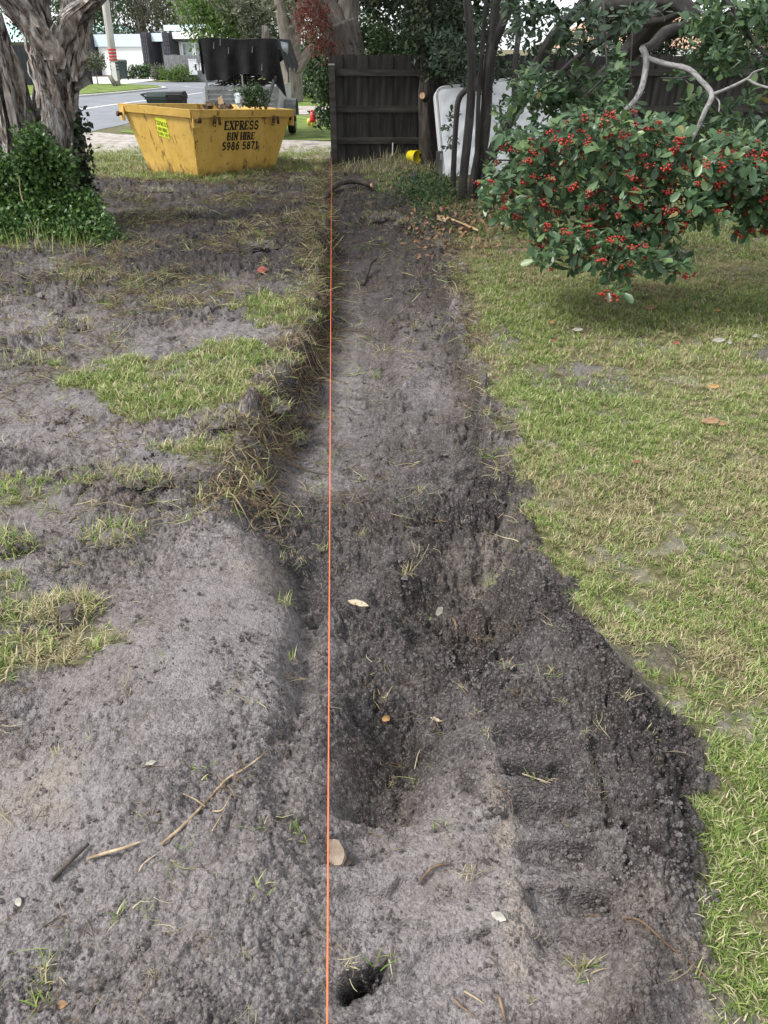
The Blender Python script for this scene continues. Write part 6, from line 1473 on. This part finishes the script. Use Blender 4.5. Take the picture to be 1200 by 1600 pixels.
for a in ((445, 945, 26, .06, 'green and straw grass tuft left of the string in the trench', .5), (464, 1305, 22, .045, 'bright green grass sprig close beside the string at the front', .2), (768, 908, 18, .07, 'green weed sprig on the right trench slope', .1), (862, 1058, 20, .05, 'grass tuft on the right-hand spoil above the tyre track', .4), (912, 1522, 26, .055, 'grey-green uprooted tuft below the tyre track', .6), (590, 592, 26, .10, 'grass tuft standing between the two halves of the trench floor', .3), (566, 836, 14, .06, 'small grass sprig right of the string at mid trench', .6), (634, 903, 30, .07, 'flattened straw tuft in the middle of the trench', .9), (588, 1500, 6, .06, 'single bright green shoot right of the string at the front', 0), (440, 878, 14, .05, 'small green sprig at the foot of the left bank', .2), (503, 860, 14, .06, 'green sprig touching the string line', .2), (456, 1034, 16, .05, 'thin green tuft left of the string above the dug hole', .2), (648, 515, 22, .11, 'straw tuft on the far tyre track', .7), (795, 1040, 14, .04, 'small pale sprig on the right trench slope', .7),
          (70, 1540, 26, .05, 'straw tuft in the bottom left corner', .8), (60, 1575, 12, .05, 'green shoots in the bottom left corner', 0), (310, 1210, 14, .035, 'little green sprig above the forked root', .2), (600, 1095, 14, .04, 'straw wisps at the back of the dug hole', .9), (690, 1298, 8, .035, 'tiny grass sprig on the flattened soil near the front', .4), (405, 1400, 8, .05, 'green wisps on the soil left of the string at the front', .1), (185, 1430, 10, .045, 'faint green shoots on the near left soil', .1)):
    tuft(*a)
def sod(px, py, R, H_, n_, label, dry=.6):
    c = gpt(px, py); t = empty('sod', c, label, 'sod')
    b = MB(); rs = random.Random(px * 7 + py)
    for i in range(7):
        a_, r_ = rs.uniform(0, 6.283), R * rs.uniform(0, .75); q_ = R * rs.uniform(.18, .42)
        b.ball((r_ * math.cos(a_), .7 * r_ * math.sin(a_), H_ * rs.uniform(-.15, .2)), (q_, q_ * .8, H_ * rs.uniform(.25, .55)), 12, 8, lump=.8, seed=i + int(px + py))
    b.build('soil_clod', SOILM, t, local=True)
    for mt_, k in ((GREEN, int(n_ * (1 - dry))), (STRAW, int(n_ * dry))):
        b = MB()
        for i in range(k):
            a, r = random.uniform(0, 6.283), R * random.uniform(.1, 1) ** .6
            V, Q, T = blade(None, random.uniform(.5, 1.2) * .06 * (1 + R), random.uniform(.003, .006), random.uniform(.4, 1.6), random.uniform(0, 6.283), (0, 0), 0, 3)
            b.add(V + c + (r * math.cos(a), r * .7 * math.sin(a), H_ * .5 * math.sqrt(max(0, 1 - (r / R) ** 2))), Q, T)
        b.build('green_blades' if mt_ is GREEN else 'dry_blades', mt_, t, kind='stuff')
for a in ((105, 962, .13, .07, 260, 'big straw-topped sod thrown on the soil at the left edge', .75), (15, 852, .10, .04, 90, 'small green-topped sod at the left edge above the big one', .3), (225, 755, .12, .04, 110, 'flattened sod of grass on the left dug ground', .6), (180, 840, .13, .04, 120, 'torn green sod below the flattened one at left', .35), (270, 480, .16, .07, 90, 'brown overturned sod left of the small grass patch', .9), (130, 438, .17, .08, 110, 'overturned grassy sod far left in front of the ivy tree', .6), (118, 512, .17, .07, 90, 'brown tangled sod above the large grass patch', .85), (300, 335, .22, .09, 90, 'dark sod heap in front of the skip at left', .7), (400, 300, .3, .10, 130, 'broad heap of straw and roots in front of the skip lettering', .85), (470, 283, .22, .10, 90, 'sod heap between the skip and the string', .6), (250, 300, .2, .06, 70, 'torn turf just below the near corner of the skip', .5), (410, 388, .18, .07, 70, 'brown sod on the bank left of the string, far half', .8), (30, 570, .2, .06, 90, 'green and brown sod at the left edge beside the large grass patch', .5),
          (350, 660, .13, .04, 80, 'straw-coloured torn turf below the large grass patch', .85), (420, 640, .12, .05, 70, 'torn turf hanging on the left trench bank', .6), (445, 570, .12, .05, 100, 'green torn turf on the left trench edge', .4), (480, 500, .12, .06, 90, 'grassy lump on the far left trench edge', .45), (390, 760, .10, .04, 40, 'root-bound torn turf at the widest part of the left bank', .8), (460, 690, .09, .04, 70, 'small turf lump low on the left bank', .6), (600, 345, .28, .12, 120, 'dark root-filled sod heap at the far right of the trench', .9), (645, 350, .2, .09, 110, 'straw heap on the far right bank by the split branch', .95), (700, 385, .2, .05, 90, 'dry grass mat at the far lawn corner', .95)):
    sod(a[0], a[1], a[2], a[3], int(a[4] * 1.7), *a[5:])
# roots and torn turf hanging out of the left bank
rs = random.Random(5); cutters = {ROOTB: MB(), DULL: MB(), STRAW: MB(), GREEN: MB()}
for k in range(620):
    y = 2.65 + 6.2 * rs.random() ** 1.5; x = float(itp(np.array(y), *XL)) + rs.gauss(-.02, .06); L = rs.uniform(.06, .24) * (1 if y < 5 else 1.3)
    m_ = rs.choice([DULL, DULL, DULL, ROOTB, ROOTB, STRAW]); p = []; a = rs.gauss(0, .9); hh = rs.uniform(.005, .05)
    for s_ in range(5):
        t_ = s_ / 4; qx, qy = x + L * t_ * math.cos(a), y + L * t_ * math.sin(a) * .8; p.append((qx, qy, gz(qx, qy) + hh * math.sin(math.pi * min(1, t_ + .15)) + .004))
    cutters[m_].tube(p, [rs.uniform(.0012, .0034)] * 3 + [.0014, .0006], 4, cap=False)
for k in range(560):
    y = 2.6 + 6.5 * rs.random() ** 1.4; x = float(itp(np.array(y), *XL)) + rs.gauss(-.06, .07); V, Q, T = blade(None, rs.uniform(.04, .11), .0055, rs.uniform(.5, 1.7), rs.uniform(0, 6.28), (x, y), 0, 3)
    cutters[rs.choice([STRAW, DULL, GREEN])].add(V + (0, 0, gz(x, y) + .004), Q, T)
for m_, nm in ((ROOTB, 'bank_roots'), (DULL, 'bank_roots'), (STRAW, 'bank_dry_grass'), (GREEN, 'bank_grass')): tag(cutters[m_].build(nm, m_), kind='stuff')
# weeds at the foot of the stems
t = empty('weeds', gpt(660, 318), 'low ferny green weeds at the foot of the berry tree stems', 'weeds')
cs = [gpt(random.gauss(668, 26), random.gauss(312, 11)) + (0, 0, random.uniform(.02, .2)) for _ in range(150)]
b = MB(); V, Q = leaf_cloud(cs, .05, 12, .06, .3, -.6, .2); b.add(V, Q); b.build('fronds', MIDLEAF, t, kind='stuff')
t = empty('weeds', gpt(600, 252), 'dry grass and weeds along the foot of the paling fence', 'weeds')
b = MB(); c2 = MB()
for k in range(520):
    x, y = random.uniform(-.65, 1.0), random.uniform(12.2, 13.0); V, Q, T = blade(None, random.uniform(.08, .22), .008, random.uniform(.2, 1.3), random.uniform(0, 6.28), (x, y), 0, 3); V = V + (0, 0, gz(x, y)); (b if k % 3 else c2).add(V, Q, T)
b.build('dry_blades', STRAW, t, kind='stuff'); c2.build('green_blades', GREEN, t, kind='stuff')
t = empty('weeds', gpt(760, 340), 'leafy litter and ground weeds under the berry tree', 'weeds')
cs = [gpt(random.uniform(640, 860), random.uniform(300, 372), random.uniform(.0, .05)) for _ in range(260)]
b = MB(); V, Q = leaf_cloud(cs, .06, 8, .05, .5, 0, .6); b.add(V, Q); b.build('leaves', MIDLEAF, t, kind='stuff')
cs = [gpt(random.uniform(640, 830), random.uniform(320, 400), .01) for _ in range(160)]
b = MB(); V, Q = leaf_cloud(cs, .08, 6, .06, .5, 0, 1.2); b.add(V, Q); b.build('leaf_litter', LEAFB, t, kind='stuff')
